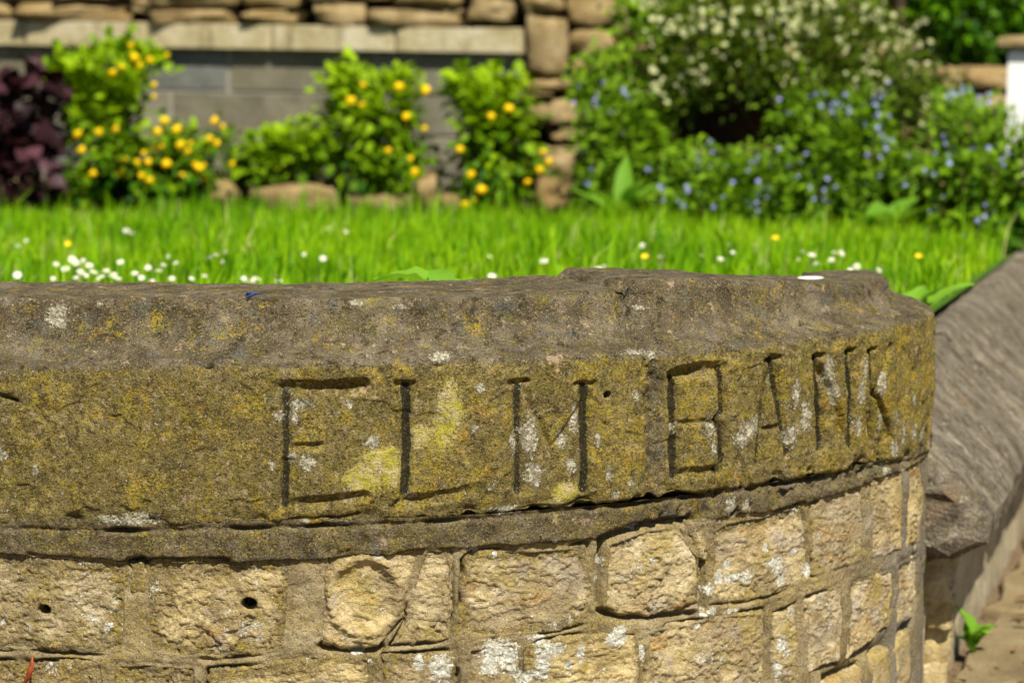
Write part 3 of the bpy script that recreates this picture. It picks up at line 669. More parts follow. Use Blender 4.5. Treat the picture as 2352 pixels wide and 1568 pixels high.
# ================================================================== the return wall beside the pavement
n = NT('streaked_saddle_coping_stone', .9)
def dotn(n, v):
    q = n.t.nodes.new('ShaderNodeVectorMath'); q.operation = 'DOT_PRODUCT'; n.t.links.new(n.co, q.inputs[0]); q.inputs[1].default_value = v; return q.outputs['Value']
cb = n.t.nodes.new('ShaderNodeCombineXYZ'); n.t.links.new(dotn(n, tuple(RD)), cb.inputs[0]); n.t.links.new(n.math('MULTIPLY', dotn(n, (RN.x * .7, RN.y * .7, -.7)), .50), cb.inputs[1])
STV = cb.outputs[0]
c = n.ramp(n.noise(15, 5, .6, co=STV), [(.34, (.10, .082, .060)), (.48, (.20, .168, .125)), (.66, (.31, .265, .20))])
c = n.mix(n.math('MULTIPLY', n.step(n.noise(18, 3, .6, co=n.vmap((1, 1, 1), co=STV, loc=(4, 2, 0))), .60, .70), .45), c, (.34, .22, .12))
c = n.mix(n.math('MULTIPLY', n.step(n.noise(20, 5, .7, co=n.vmap((1, 1, 1), co=STV, loc=(1, 7, 0))), .56, .68), .45), c, (.50, .45, .36))
c = n.mix(n.math('MULTIPLY', n.step(n.noise(200, 3, .8), .54, .64), .6), c, (.03, .026, .02))
c = n.mix(n.math('MULTIPLY', n.step(n.noise(40, 5, .75), .48, .60), .75), c, (.085, .07, .048))
c = n.mix(n.math('MULTIPLY', n.step(n.noise(22, 4, .7, co=n.vmap((1, 1, 1), loc=(5, 5, 5))), .56, .66), .5), c, (.20, .17, .07))
c = n.mix(n.math('MULTIPLY', n.step(n.noise(60, 4, .75, co=n.vmap((1, 1, 1), loc=(2, 5, 1))), .58, .66), .8), c, (.42, .38, .30))
M_RCOP = n.done(c, n.bump(n.noise(70, 5, .75), .016, 1.0))
M_RFACE = simple_mat('streaked_face_stone', [(.3, (.20, .165, .10)), (.5, (.36, .30, .20)), (.72, (.46, .40, .29))], 8, sp=(160, (.12, .10, .06), .4), bump=(70, .006),
    extra=lambda n, c: n.mix(n.math('MULTIPLY', n.step(n.noise(30, 3, .6, co=n.vmap((1, 1, .14))), .58, .68), .65), c, (.15, .125, .08)))
rw = empty('return_wall', ret(0, 0), 'low sloping-topped stone wall running back beside the pavement', 'wall'); rw['kind'] = 'thing'
def extrude_prof(P, t0, t1, step, amp, mat, name, seed, cap=True):
    """a profile (offset, height) carried along the return wall, roughened"""
    Pd = dens(np.array(P, float), .012, .012, lambda a, b: True)
    ts = np.arange(t0, t1 + 1e-6, step)
    T, K = np.meshgrid(ts, np.arange(len(Pd)), indexing='ij')
    O = Pd[K, 0]; Z = Pd[K, 1]
    c = Pd.mean(0)
    inset = .012 * (sstep(.012, 0, T - t0) + sstep(.012, 0, t1 - T))
    x = RA.x + RD.x * T + RN.x * O; y = RA.y + RD.y * T + RN.y * O
    hh = amp * fbm(x, y, Z, 9, 4, .55, seed) + amp * .35 * fbm(x, y, Z, 40, 3, .6, seed + 5) - inset
    dx = O - c[0]; dz = Z - c[1]; L = np.hypot(dx, dz) + 1e-6
    O = O + dx / L * hh; Z = Z + dz / L * hh
    x = RA.x + RD.x * T + RN.x * O; y = RA.y + RD.y * T + RN.y * O
    V = np.stack([x, y, Z], -1).reshape(-1, 3); F = grid_faces(*T.shape)
    # caps
    n0 = len(V); nv = len(Pd)
    V = list(map(tuple, V)); FF = [tuple(f) for f in F]
    for (row, tt, rev) in ((0, t0 - .012, False), (len(ts) - 1, t1 + .012, True)):
        idx = [row * nv + j for j in range(nv)]
        rings = [idx]
        for g, b in ((.85, -.004), (.5, -.006), (.2, -.006)):
            ring = []
            for j in idx:
                p = Vector(V[j]); cen = RA + RD * (tt + (b if rev else -b) * 1.0) + RN * c[0]; cen.z = c[1]
                q = cen + (p - (RA + RD * ts[row] + RN * c[0]) - Vector((0, 0, c[1]))) * g
                q += RD * (float(pn(q.x * 30, q.y * 30, q.z * 30)) * amp * 1.5)
                V.append(tuple(q)); ring.append(len(V) - 1)
            rings.append(ring)
        for a, b in zip(rings[:-1], rings[1:]):
            for j in range(nv):
                f = (a[j], a[(j + 1) % nv], b[(j + 1) % nv], b[j]); FF.append(f[::-1] if rev else f)
        FF.append(tuple(rings[-1]) if not rev else tuple(reversed(rings[-1])))
    mb = MB(); mb.v = V; mb.f = FF
    return mb.mesh(name, [mat], True)
CP_ = [(-.22, .40), (-.22, .46), (-.05, .553), (-.02, .552), (.15, .385), (.166, .36), (.16, .325), (.11, .297), (-.06, .29), (-.22, .33)]
t = .02
for i, L in enumerate((.78, .7, .74, .7, .7)):
    me_ = extrude_prof(CP_, t, t + L - .008, .014, .006, M_RCOP, 'coping_stone', 3 + i * 4); me_.polygons.foreach_set('use_smooth', np.zeros(len(me_.polygons), bool)); link('coping_stone', me_, rw); t += L
FP = [(.055, -.01), (.055, .10), (.06, .20), (.06, .305), (-.1, .305), (-.1, -.01)]
t = .07
for i, L in enumerate((.46, .38, .52, .40, .46, .5, .6)):
    link('stone', extrude_prof(FP, t, t + L - .014, .02, .008, M_RFACE, 'stone', 40 + i * 3), rw); t += L
mb = MB()
for (a, b) in ((.0, .066), (0.07, 3.5)): pass
V = []
for tt in (-.05, 3.5):
    for oo, zz in ((-.12, -.01), (.04, -.01), (.04, .32), (-.12, .5)): q = ret(tt, oo); V.append((q.x, q.y, zz))
mb.add(V, [(0, 1, 5, 4), (1, 2, 6, 5), (2, 3, 7, 6), (3, 0, 4, 7), (3, 2, 1, 0), (4, 5, 6, 7)])
link('rubble_core', mb.mesh('rubble_core', [M_SOIL], False), rw)

# ---- a rounded, uneven rubble stone
def boulder(w, d, h, seed, mat, name='stone', sub=9, sq=.30, rough=.10):
    r = random.Random(seed); n = sub
    V = []; F = []; idx = {}
    def vid(p):
        k_ = tuple(round(c, 5) for c in p)
        if k_ not in idx: idx[k_] = len(V); V.append(p)
        return idx[k_]
    for ax in range(3):
        for sg in (-1, 1):
            for i in range(n):
                for j in range(n):
                    qd = []
                    for (a, b) in ((i, j), (i + 1, j), (i + 1, j + 1), (i, j + 1)):
                        u = -1 + 2 * a / n; v = -1 + 2 * b / n
                        p = [0, 0, 0]; p[ax] = sg; p[(ax + 1) % 3] = u; p[(ax + 2) % 3] = v; qd.append(vid(tuple(p)))
                    F.append(tuple(qd) if sg > 0 else tuple(reversed(qd)))
    P = np.array(V, float)
    L = np.linalg.norm(P, axis=1)[:, None]
    Q = P * (1 - sq) + P / L * sq * 1.25
    off = r.uniform(0, 50)
    nz = fbm(Q[:, 0] + off, Q[:, 1], Q[:, 2], 1.1, 4, .55, seed * 1.37)
    Q = Q * (1 + rough * nz)[:, None]
    Q[:, 0] += .10 * Q[:, 2] * r.uniform(-1, 1); Q[:, 2] += .12 * Q[:, 0] * r.uniform(-1, 1)
    Q *= np.array([w / 2, d / 2, h / 2])
    return mesh_np(name, Q, np.array(F), [mat], True)
# the corner where curved wall and return wall meet: packing stones
for (px, py, Y, w, d, h, sd_) in ((2146, 1318, 3.80, .055, .08, .075, 1), (2150, 1395, 3.82, .05, .07, .06, 2), (2140, 1480, 3.84, .055, .07, .09, 3), (2140, 1150, 3.74, .045, .07, .11, 4), (2132, 1560, 3.84, .05, .08, .08, 5), (2120, 1660, 3.84, .06, .08, .1, 6)):
    o = link('stone', boulder(w, d, h, sd_, M_STONE), rw, loc=at(px, py, Y) - Vector(rw.location))

# ================================================================== the old wall at the back of the lawn
def wallY(px): return 7.86 / (1 + .277 * (px - 1176) / FPX) if px < 1200 else 7.85 + .25 * (px - 1200) / 1100.0
n = NT('buff_rubble_stone', .92)
r_ = n.objrnd()
c = n.ramp(n.noise(6, 5, .65, dist=.5), [(.28, (.11, .078, .036)), (.45, (.25, .18, .085)), (.62, (.38, .29, .155)), (.78, (.46, .37, .25))])
c = n.mix(n.math('MULTIPLY', r_, .55), c, (.34, .225, .085))
c = n.mix(n.math('MULTIPLY', n.step(n.noise(11, 4, .7), .55, .7), .6), c, (.20, .17, .05))
c = n.mix(n.math('MULTIPLY', n.step(n.noise(90, 3, .7), .58, .68), .6), c, (.09, .065, .035))
M_RUB = n.done(c, n.bump(n.noise(45, 5, .7), .02, .9))
M_BLOCK = simple_mat('grey_concrete_block', [(.3, (.155, .145, .105)), (.7, (.265, .247, .185))], 9, sp=(70, (.14, .13, .11), .5), bump=(90, .006),
                     extra=lambda n, c: n.mix(n.math('MULTIPLY', n.objrnd(), .3), c, (.10, .095, .07)))
M_LEDGE = simple_mat('stained_pale_ledge', [(.3, (.26, .21, .10)), (.5, (.42, .36, .22)), (.72, (.58, .53, .41))], 5, sp=(60, (.24, .2, .1), .4), bump=(50, .006),
                     extra=lambda n, c: n.mix(n.math('MULTIPLY', n.step(n.noise(12, 4, .6, co=n.vmap((1, 1, .15))), .55, .68), .7), c, (.15, .11, .045)))
bw = empty('back_wall', at(600, 470, 8.3), 'old rubble and concrete block wall behind the flowering shrubs', 'wall'); bw['kind'] = 'thing'
bwl = Vector(bw.location)
def box_px(name, x0, x1, y0a, y1a, y0b, y1b, front, depth, mat, parent, bev=.006, dY=0.0):
    """block whose front face spans pixels x0..x1; heights y0a..y1a at its left end, y0b..y1b at its right end"""
    A, B = at(x0, y0a, wallY(x0) + front), at(x1, y0b, wallY(x1) + front); C, D = at(x1, y1b, wallY(x1) + front), at(x0, y1a, wallY(x0) + front)
    nrm = Vector((-(B - A).y, (B - A).x, 0)).normalized()
    if nrm.y < 0: nrm = -nrm
    cen = (A + B + C + D) / 4
    fr = [D, C, B, A]
    V = []
    for p in fr: V.append(cen + (p - cen) * 1.0 + nrm * bev)
    for p in fr:
        q = p - cen; L = q.length; V.append(cen + q * max(0, 1 - bev * 1.4 / L))
    for p in fr: V.append(p + nrm * depth)
    F = [(4, 5, 6, 7)] + [(i, (i + 1) % 4, (i + 1) % 4 + 4, i + 4) for i in range(4)] + [(i + 8, (i + 1) % 4 + 8, (i + 1) % 4, i) for i in range(4)] + [(11, 10, 9, 8)]
    mb = MB(); mb.add(V, F); me = mb.mesh(name, [mat], False)
    return link(name, me, parent)
def ly(x, y): return y + x * 20 / 1200.0         # the courses drop slightly to the right
for x0, x1 in ((-500, -140), (-137, 52), (55, 335), (338, 620), (623, 905), (908, 1196)):
    box_px('ledge_slab', x0, x1, ly(x0, 48 + random.uniform(-2, 2)), ly(x0, 104), ly(x1, 47 + random.uniform(-2, 2)), ly(x1, 104), -.04, .3, M_LEDGE, bw, .008)
M_BLOCKB = simple_mat('blue_grey_concrete_block', [(.3, (.11, .115, .105)), (.7, (.20, .205, .185))], 9, sp=(70, (.05, .06, .06), .5), bump=(90, .006))
M_BLOCKD = simple_mat('brown_grey_concrete_block', [(.3, (.125, .115, .080)), (.7, (.225, .207, .15))], 9, sp=(70, (.06, .05, .03), .5), bump=(90, .006))
for row, (ya, yb, cuts) in enumerate(((108, 199, (-500, -180, 165, 525, 862, 1196)), (206, 293, (-500, -60, 392, 770, 1196)), (300, 389, (-500, -250, 240, 590, 960, 1196)), (396, 500, (-500, -60, 392, 770, 1196)))):
    for bi, (x0, x1) in enumerate(zip(cuts[:-1], cuts[1:])):
        x0 += 3.5; x1 -= 3.5
        m_ = M_BLOCKB if (row, bi) in ((0, 2), (2, 1)) else (M_BLOCKD if (row * 3 + bi) % 2 else M_BLOCK)
        box_px('concrete_block', x0, x1, ly(x0, ya), ly(x0, yb), ly(x1, ya), ly(x1, yb), random.uniform(-.004, .002), .2, m_, bw, .004)
# mortar behind the blocks, rubble hearting behind the stones
M_BJ = simple_mat('pale_block_mortar', [(.3, (.26, .245, .19)), (.7, (.36, .34, .28))], 12)
o = box_px('block_mortar', -500, 1197, ly(-500, 100), ly(-500, 520), ly(1197, 100), ly(1197, 520), .007, .2, M_BJ, bw, .001)
o = box_px('rubble_core', -500, 1230, -320, 100, -320, 122, .16, .25, M_SOIL, bw, .001)
o = box_px('rubble_core', 1199, 2080, -120, 620, -120, 620, .16, .25, M_SOIL, bw, .001)  # its dark colour serves as the mound's shade where stones are left out
o = box_px('rubble_core', 2081, 3000, 165, 620, 165, 620, .16, .25, M_SOIL, bw, .001)
def rub(x0, x1, y0, y1, front=-.03, depth=.26, seed=None, sq=.3):
    px, py = (x0 + x1) / 2, (y0 + y1) / 2; Y = wallY(px); k_ = Y / FPX
    if 1545 < px < 1880 and 180 < py < 345: return        # stones left out so the dark core stands in for deep shade
    sd_ = seed if seed is not None else hash((x0, y0)) % 1000
    p = at(px, py, Y + front + depth / 2)
    return link('stone', boulder((x1 - x0 - 3) * k_, depth, (y1 - y0 - 4) * k_, sd_, M_RUB, sub=7, sq=sq, rough=.16), bw, loc=p - bwl)
TOPST = [(-60, 44, 2, 46), (50, 318, 6, 50), (314, 352, -4, 32), (354, 558, 22, 58), (566, 714, 22, 56), (726, 850, 6, 58), (854, 1070, 20, 64), (1078, 1188, -14, 52), (1196, 1292, -26, 32), (1296, 1420, -30, 60),
         (-80, 130, -46, 0), (136, 330, -52, 2), (356, 560, -40, 18), (566, 700, -46, 18), (704, 910, -50, 4), (914, 1072, -40, 16), (1080, 1240, -70, -16), (1206, 1302, 36, 176), (1304, 1408, 68, 130), (1206, 1312, 178, 208), (1312, 1420, 132, 210), (1214, 1334, 222, 284), (1262, 1342, 288, 326), (1200, 1268, 210, 222), (1220, 1344, 328, 402), (1240, 1338, 404, 480), (1420, 1530, 100, 172), (1400, 1490, 10, 96)]
for s_ in TOPST: rub(*s_, seed=int(s_[0] * 7 + s_[2] * 3) % 997)
for s_ in ((476, 566, 402, 490), (600, 790, 418, 515), (806, 956, 436, 510), (962, 1008, 400, 500), (1014, 1090, 436, 510), (1230, 1340, 410, 492), (-120, 120, 420, 500), (124, 300, 430, 500), (304, 470, 436, 500)):
    rub(*s_, front=-.62, depth=.50, seed=int(s_[0] + 2000) % 997)
yy = 150; rr_ = random.Random(12)
for yy, hh in ((212, 62), (276, 58), (336, 66), (404, 60), (466, 70)):
    x = 1346 + rr_.uniform(-6, 10)
    while x < 2700:
        w = rr_.uniform(70, 150); rub(x, x + w - 7, yy + rr_.uniform(-3, 3), yy + hh - 6, seed=rr_.randrange(900)); x += w
for yy, hh, x0 in ((152, 60, 1434), (96, 54, 1536), (40, 54, 1500), (-20, 58, 1430), (-80, 58, 1400)):
    x = x0
    while x < (2700 if yy > 140 else 1960):
        w = rr_.uniform(70, 150); rub(x, x + w - 7, yy + rr_.uniform(-3, 3), yy + hh - 6, seed=rr_.randrange(900)); x += w

# white gate pier
M_WHITE = simple_mat('white_painted_render', [(.3, (.78, .78, .76)), (.7, (.84, .84, .82))], 6, .7)
pier = empty('gate_pier', at(2400, 480, 7.35), 'white painted gate pier with a buff stone cap', 'pier'); pl = Vector(pier.location)
def rbox(cen, w, d, h, mat, name, parent, bev=.012):
    V = []; F = []
    for z, e in ((-h / 2, bev), (-h / 2 + bev, 0), (h / 2 - bev, 0), (h / 2, bev)):
        for sx, sy in ((-1, -1), (1, -1), (1, 1), (-1, 1)): V.append((cen[0] + sx * (w / 2 - e), cen[1] + sy * (d / 2 - e), cen[2] + z))
    for j in range(3):
        for k_ in range(4): F.append((j * 4 + k_, j * 4 + (k_ + 1) % 4, j * 4 + 4 + (k_ + 1) % 4, j * 4 + 4 + k_))
    F += [(3, 2, 1, 0), (12, 13, 14, 15)]
    mb = MB(); mb.add(V, F); return link(name, mb.mesh(name, [mat], False), parent)
a, b = at(2316, 112, 7.25), at(2316, 600, 7.25)
pier.location = (a.x, 7.25, lawn_z(7.3)); pier.rotation_euler[2] = math.radians(-17)
for nm, x0, w, d, z0, z1, m_, bv in (('shaft', 0, .40, .40, -.05, a.z - lawn_z(7.3), M_WHITE, .012), ('cap', -.03, .46, .46, a.z - lawn_z(7.3) + .001, at(2306, 86, 7.25).z - lawn_z(7.3), M_RUB, .008)):
    o = rbox((x0 + w / 2, d / 2 + x0, (z0 + z1) / 2), w, d, z1 - z0, m_, nm, pier, bv); o.matrix_parent_inverse = Matrix()

# ================================================================== planting
def leaf_mat(name, lo, hi, trans=.35, rough=.55, sat=None):
    n = NT(name, rough)
    c = n.ramp(n.attr('rnd'), [(0, lo), (1, hi)])
    n.b.inputs['Specular IOR Level'].default_value = .12
    return n.leafy(c, trans, n.mix(.5, c, n.mix(1, c, (1.5, 1.3, .5), 'MULTIPLY')))
def leaves(P, D, N, L, W, rnd, mat, name, fold=.25):
    """one mesh of leaves: bases P, axes D, upward normals N, length L, width W"""
    D = D / (np.linalg.norm(D, axis=1)[:, None] + 1e-9)
    T = np.cross(D, N); T /= np.linalg.norm(T, axis=1)[:, None] + 1e-9
    N = np.cross(T, D)
    L = L[:, None]; W = W[:, None]
    v = [P, P + D * L * .35 + T * W * .5 + N * W * fold, P + D * L * .72 + T * W * .36 + N * W * fold * .6 - N * L * .05, P + D * L - N * L * .14, P + D * L * .72 - T * W * .36 + N * W * fold * .6 - N * L * .05, P + D * L * .35 - T * W * .5 + N * W * fold, P + D * L * .5]
    n = len(P); V = np.stack(v, 1).reshape(-1, 3)
    b = np.arange(n)[:, None] * 7
    tri = np.array([(0, 1, 6), (1, 2, 6), (2, 3, 6), (3, 4, 6), (4, 5, 6), (5, 0, 6)])
    F = (b[:, :, None] + tri[None]).reshape(-1, 3)
    return mesh_np(name, V, F, [mat], True, dict(rnd=np.repeat(rnd, 7)))
def stem_part(pts, r0, r1, mat, parent, n=4):
    mb = MB(); tube(mb, pts, r0, r1, n); return link('stem', mb.mesh('stem', [mat]), parent)
def rdir(n, up=.3, rng=RNG):
    d = rng.normal(size=(n, 3)); d /= np.linalg.norm(d, axis=1)[:, None]; d[:, 2] += up; return d
def cloud(blobs_px, n, shell=.55, clump=0, cl_r=.08):
    """points through a set of ellipsoids given as px, py, Y, rx px, ry px, depth m"""
    w = np.array([b[3] * b[4] for b in blobs_px], float); w /= w.sum()
    k_ = RNG.choice(len(blobs_px), n, p=w)
    d = RNG.normal(size=(n, 3)); d /= np.linalg.norm(d, axis=1)[:, None]
    rad = (shell + (1 - shell) * RNG.random(n)) ** .7
    C = np.array([at(b[0], b[1], b[2]) for b in blobs_px]); R = np.array([(b[3] * b[2] / FPX, b[5], b[4] * b[2] / FPX) for b in blobs_px])
    P = C[k_] + d * R[k_] * rad[:, None]
    if clump:
        ctr = P[RNG.integers(0, n, clump)]; P = ctr[RNG.integers(0, clump, n)] + RNG.normal(size=(n, 3)) * cl_r
        nd = P - C.mean(0); d = nd / (np.linalg.norm(nd, axis=1)[:, None] + 1e-9)
    return P, d
M_STEM = simple_mat('green_brown_stem', [(.3, (.06, .05, .02)), (.7, (.14, .13, .04))], 30)
M_TWIG = simple_mat('dark_twig', [(.3, (.035, .022, .014)), (.7, (.09, .06, .04))], 30)
M_KLEAF = leaf_mat('fresh_green_leaf', (.016, .085, .001), (.28, .44, .003), .33)  # foliage dark ends lowered: shade of inner leaves put into the colour
M_PURP = leaf_mat('plum_purple_leaf', (.008, .002, .003), (.13, .05, .065), .2, .45)
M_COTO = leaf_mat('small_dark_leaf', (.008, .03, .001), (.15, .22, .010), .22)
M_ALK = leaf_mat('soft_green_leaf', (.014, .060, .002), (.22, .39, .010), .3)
M_HEDGE = leaf_mat('glossy_hedge_leaf', (.012, .06, .001), (.12, .28, .004), .3, .4)
M_IVY = leaf_mat('bright_trailing_leaf', (.03, .10, .004), (.26, .42, .015), .3)
M_BIG = leaf_mat('broad_weed_leaf', (.07, .20, .012), (.20, .40, .03), .4)
def petal_mat(name, c, tr=.25):
    n = NT(name, .6); return n.leafy(c, tr)
M_YEL = petal_mat('golden_petal', (.90, .60, .008)); M_WPET = petal_mat('white_petal', (.82, .82, .78)); M_CREAM = petal_mat('cream_petal', (.52, .54, .27)); M_BLUE = petal_mat('blue_petal', (.27, .30, .60)); M_PINK = petal_mat('pink_petal', (.65, .22, .62)); M_EYE = petal_mat('yellow_eye', (.8, .55, .02), 0)

def pompom(r, seed, mat):
    me = boulder(2 * r, 2 * r, 1.6 * r, seed, mat, 'flower', sub=3, sq=.9, rough=.5); return me
def disc_flower(r, petals, mat, eye, er=.3, cup=.3):
    mb = MB(); V = [(0, 0, 0)]; F = []
    for k_ in range(petals):
        a = 2 * math.pi * k_ / petals; h_ = math.pi / petals * .92
        b = len(V); V += [(r * .7 * math.cos(a - h_), r * .7 * math.sin(a - h_), r * cup * .6), (r * math.cos(a), r * math.sin(a), r * cup), (r * .7 * math.cos(a + h_), r * .7 * math.sin(a + h_), r * cup * .6)]
        F += [(0, b, b + 1), (0, b + 1, b + 2)]
    nf = len(F); b = len(V)
    for k_ in range(6): V.append((r * er * math.cos(k_ * math.pi / 3), r * er * math.sin(k_ * math.pi / 3), r * .12))
    V.append((0, 0, r * .3))
    for k_ in range(6): F.append((b + k_, b + (k_ + 1) % 6, b + 6))
    mb.add(V, F); me = mb.mesh('flower', [mat, eye], False)
    me.polygons.foreach_set('material_index', np.array([0] * nf + [1] * 6, np.int32)); return me
YELF = [pompom(.0112, s_, M_YEL) for s_ in (1, 2, 3)]
BLUF = [disc_flower(.0082, 5, M_BLUE, M_WPET, .25)]
CREF = [disc_flower(.0135, 5, M_CREAM, M_CREAM, .3)]
def face_cam(o, spread=.5):
    o.rotation_euler = (math.radians(70) + random.uniform(-spread, spread), random.uniform(-spread, spread), random.uniform(-spread, spread))
def plant(name, label, cat, base, group=None): return empty(name, base, label, cat, group)

def kerria(label, blobs_px, nleaf, flowers, Y, nstem=12, flw=1.0, zcut=440):
    base = at(blobs_px[0][0], 480, Y); base.z = lawn_z(Y)
    e = plant('flowering_shrub', label, 'shrub', base, 'yellow-flowered shrubs along the back wall')
    mb = MB(); P = []; D = []; R = []
    for k_ in range(nstem):
        b = blobs_px[k_ % len(blobs_px)]
        c = at(b[0], b[1], b[2]); rx, ry = b[3] * b[2] / FPX, b[4] * b[2] / FPX
        a = random.uniform(-1, 1)
        tip = c + Vector((a * rx * .9, random.uniform(-.8, .5) * b[5], ry * random.uniform(.3, 1.32) * math.sqrt(max(.1, 1 - a * a * .6))))
        rt = Vector((base.x + (c.x - base.x) * .75 + random.uniform(-.05, .05), Y + random.uniform(-.06, .06), base.z))
        mid = (rt + tip) / 2 + Vector((random.uniform(-.03, .03), random.uniform(-.05, .02), .03))
        pts = [rt, (rt + mid) / 2, mid, (mid + tip) / 2, tip]; stem_part(pts, .005, .0018, M_STEM, e)
        for q in range(16):
            t_ = .3 + .7 * q / 15; f = t_ * 4; i_ = min(3, int(f)); p = pts[i_].lerp(pts[i_ + 1], f - i_)
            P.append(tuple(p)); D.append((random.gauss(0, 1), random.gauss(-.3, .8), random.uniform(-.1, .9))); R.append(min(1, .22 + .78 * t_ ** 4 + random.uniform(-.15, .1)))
    n1 = len(P); pc, dc = cloud(blobs_px, nleaf - n1 if nleaf > n1 else 10, .35, clump=max(14, nleaf // 40), cl_r=.027)
    ztop = max(at(b[0], b[1] - b[4], b[2]).z for b in blobs_px); zb = lawn_z(Y)
    keep = pc[:, 2] > at(600, zcut, Y).z; pc, dc = pc[keep], dc[keep]
    rc = np.clip(.12 + .70 * ((pc[:, 2] - zb) / (ztop - zb)) ** 1.5 + RNG.normal(size=len(pc)) * .22, 0, 1)  # lower leaves darkened: bush shade put into leaf colour; yellow-green tips are real
    P = np.concatenate([np.array(P), pc]); D = np.concatenate([np.array(D), dc + rdir(len(dc), .1) * .8]); R = np.concatenate([np.array(R), rc])
    n = len(P); L = RNG.uniform(.024, .052, n)
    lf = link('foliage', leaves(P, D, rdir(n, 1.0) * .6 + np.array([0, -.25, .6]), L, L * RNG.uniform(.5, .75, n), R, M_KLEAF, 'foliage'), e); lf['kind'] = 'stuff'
    for (px, py) in flowers:
        p = at(px, py, Y - random.uniform(.2, .27)); o = link('flower', random.choice(YELF), e, loc=p - Vector(e.location)); face_cam(o); o.scale = (flw * random.uniform(.6, 1.15),) * 3
    return e
Z1 = lambda L: [(x * .3907, y * .3907) for x, y in L]
Z2 = lambda L: [(735 + x * .3907, y * .3907) for x, y in L]
kerria('tall leafy shrub with dense golden pompom flowers beside the purple bush', [(275, 190, 7.75, 95, 85, .16), (220, 290, 7.7, 75, 70, .16), (290, 375, 7.6, 130, 85, .22), (430, 360, 7.6, 100, 85, .2), (340, 430, 7.6, 160, 50, .22), (290, 135, 7.8, 75, 34, .1), (170, 170, 7.75, 50, 40, .1)], 3900,
       Z1([(770, 270), (790, 340), (880, 355), (715, 395), (660, 430), (905, 500), (905, 570), (455, 790), (480, 885), (580, 780), (680, 760), (970, 710), (1040, 760), (1310, 745), (1260, 715), (925, 775), (1235, 815), (1275, 845), (1120, 845), (1060, 855), (1105, 890), (945, 860), (905, 880), (845, 900), (720, 935), (805, 955), (870, 955), (975, 965), (1365, 965), (1150, 970), (1170, 990), (1190, 975), (550, 1020), (660, 980), (710, 1010), (830, 1035), (880, 1060), (1070, 1030), (1205, 1045), (815, 385), (980, 325)]), 7.65, 26, .85, 470)
kerria('low flowerless leafy shrub between the yellow-flowered shrubs', [(600, 380, 7.6, 70, 55, .15), (680, 345, 7.65, 55, 45, .13), (740, 310, 7.65, 40, 45, .12), (590, 420, 7.55, 40, 25, .12)], 1100, [], 7.6, 14, 1.0, 425)
kerria('rounded leafy shrub with scattered golden flowers before the pale block wall', [(880, 260, 7.6, 110, 75, .18), (850, 350, 7.55, 120, 80, .2), (800, 215, 7.65, 50, 40, .1), (930, 400, 7.5, 60, 45, .15), (940, 200, 7.65, 40, 30, .1)], 2000,
       Z2([(250, 500), (465, 510), (620, 535), (178, 595), (245, 615), (505, 690), (615, 755), (400, 885), (530, 935), (555, 1010)]), 7.55, 26, .9, 425)
kerria('leafy shrub with golden flowers beside the upright boulder in the wall', [(1110, 250, 7.45, 75, 70, .16), (1160, 310, 7.45, 95, 80, .18), (1140, 400, 7.4, 95, 70, .18), (1085, 200, 7.5, 50, 32, .1), (1190, 230, 7.45, 40, 40, .1)], 2000,
       Z2([(1005, 685), (820, 880), (890, 1025), (950, 1115), (910, 1180), (850, 1205), (1220, 1070), (1290, 1000), (1310, 895), (1345, 950), (1125, 1270), (1110, 640)]), 7.4, 26, .9, 455)

# purple bush
e = plant('purple_bush', 'purple-leaved bush with large rounded leaves at the lawn edge', 'bush', at(60, 480, 7.5))
bl = [(10, 270, 7.5, 105, 80, .22), (80, 205, 7.55, 70, 45, .15), (40, 370, 7.5, 105, 85, .22), (-70, 330, 7.5, 110, 130, .25)]
P, d = cloud(bl, 520, .3); n = len(P); L = RNG.uniform(.05, .085, n)
lf = link('foliage', leaves(P, d + rdir(n, .0) * .8, rdir(n, .8) + np.array([0, -.5, .4]), L, L * .85, np.clip(RNG.beta(.8, 2.6, n), 0, 1), M_PURP, 'foliage', .1), e); lf['kind'] = 'stuff'
mb = MB()
for k_ in range(9): c = at(random.uniform(-60, 130), random.uniform(180, 330), 7.5); stem_part([at(40 + k_ * 6, 478, 7.5), at(45 + k_ * 6, 400, 7.5), c], .008, .003, M_TWIG, e)

# white-blossomed mound
e = plant('blossoming_cotoneaster', 'dark mounded shrub covered in tiny cream blossom spilling over the wall', 'shrub', at(1800, 480, 7.6))
bl = [(1760, 60, 7.45, 240, 130, .35), (1620, 130, 7.3, 130, 90, .28), (1900, 120, 7.35, 180, 110, .32), (2050, 220, 7.25, 100, 80, .24), (1950, 220, 7.2, 150, 60, .26), (1680, 20, 7.5, 200, 80, .35), (1560, 190, 7.3, 90, 50, .2), (2090, 290, 7.2, 50, 50, .15), (1800, 170, 7.2, 200, 40, .25)]
P, d = cloud(bl, 12500, .62, clump=330, cl_r=.034); n = len(P); L = RNG.uniform(.014, .030, n)
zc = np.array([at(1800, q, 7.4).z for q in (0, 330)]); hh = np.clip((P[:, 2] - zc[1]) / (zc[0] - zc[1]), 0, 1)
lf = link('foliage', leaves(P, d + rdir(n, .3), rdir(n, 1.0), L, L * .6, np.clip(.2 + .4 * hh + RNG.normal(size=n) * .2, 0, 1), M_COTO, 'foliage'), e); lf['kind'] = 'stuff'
mb = MB()
for k_ in range(22):
    b = random.choice(bl); c = at(b[0] + random.uniform(-.8, .8) * b[3], b[1] + random.uniform(-.8, .8) * b[4], b[2]); stem_part([at(1820, 440, 7.62), at(1820 + (b[0] - 1820) * .5, 250, 7.55), c], .010, .002, M_TWIG, e)
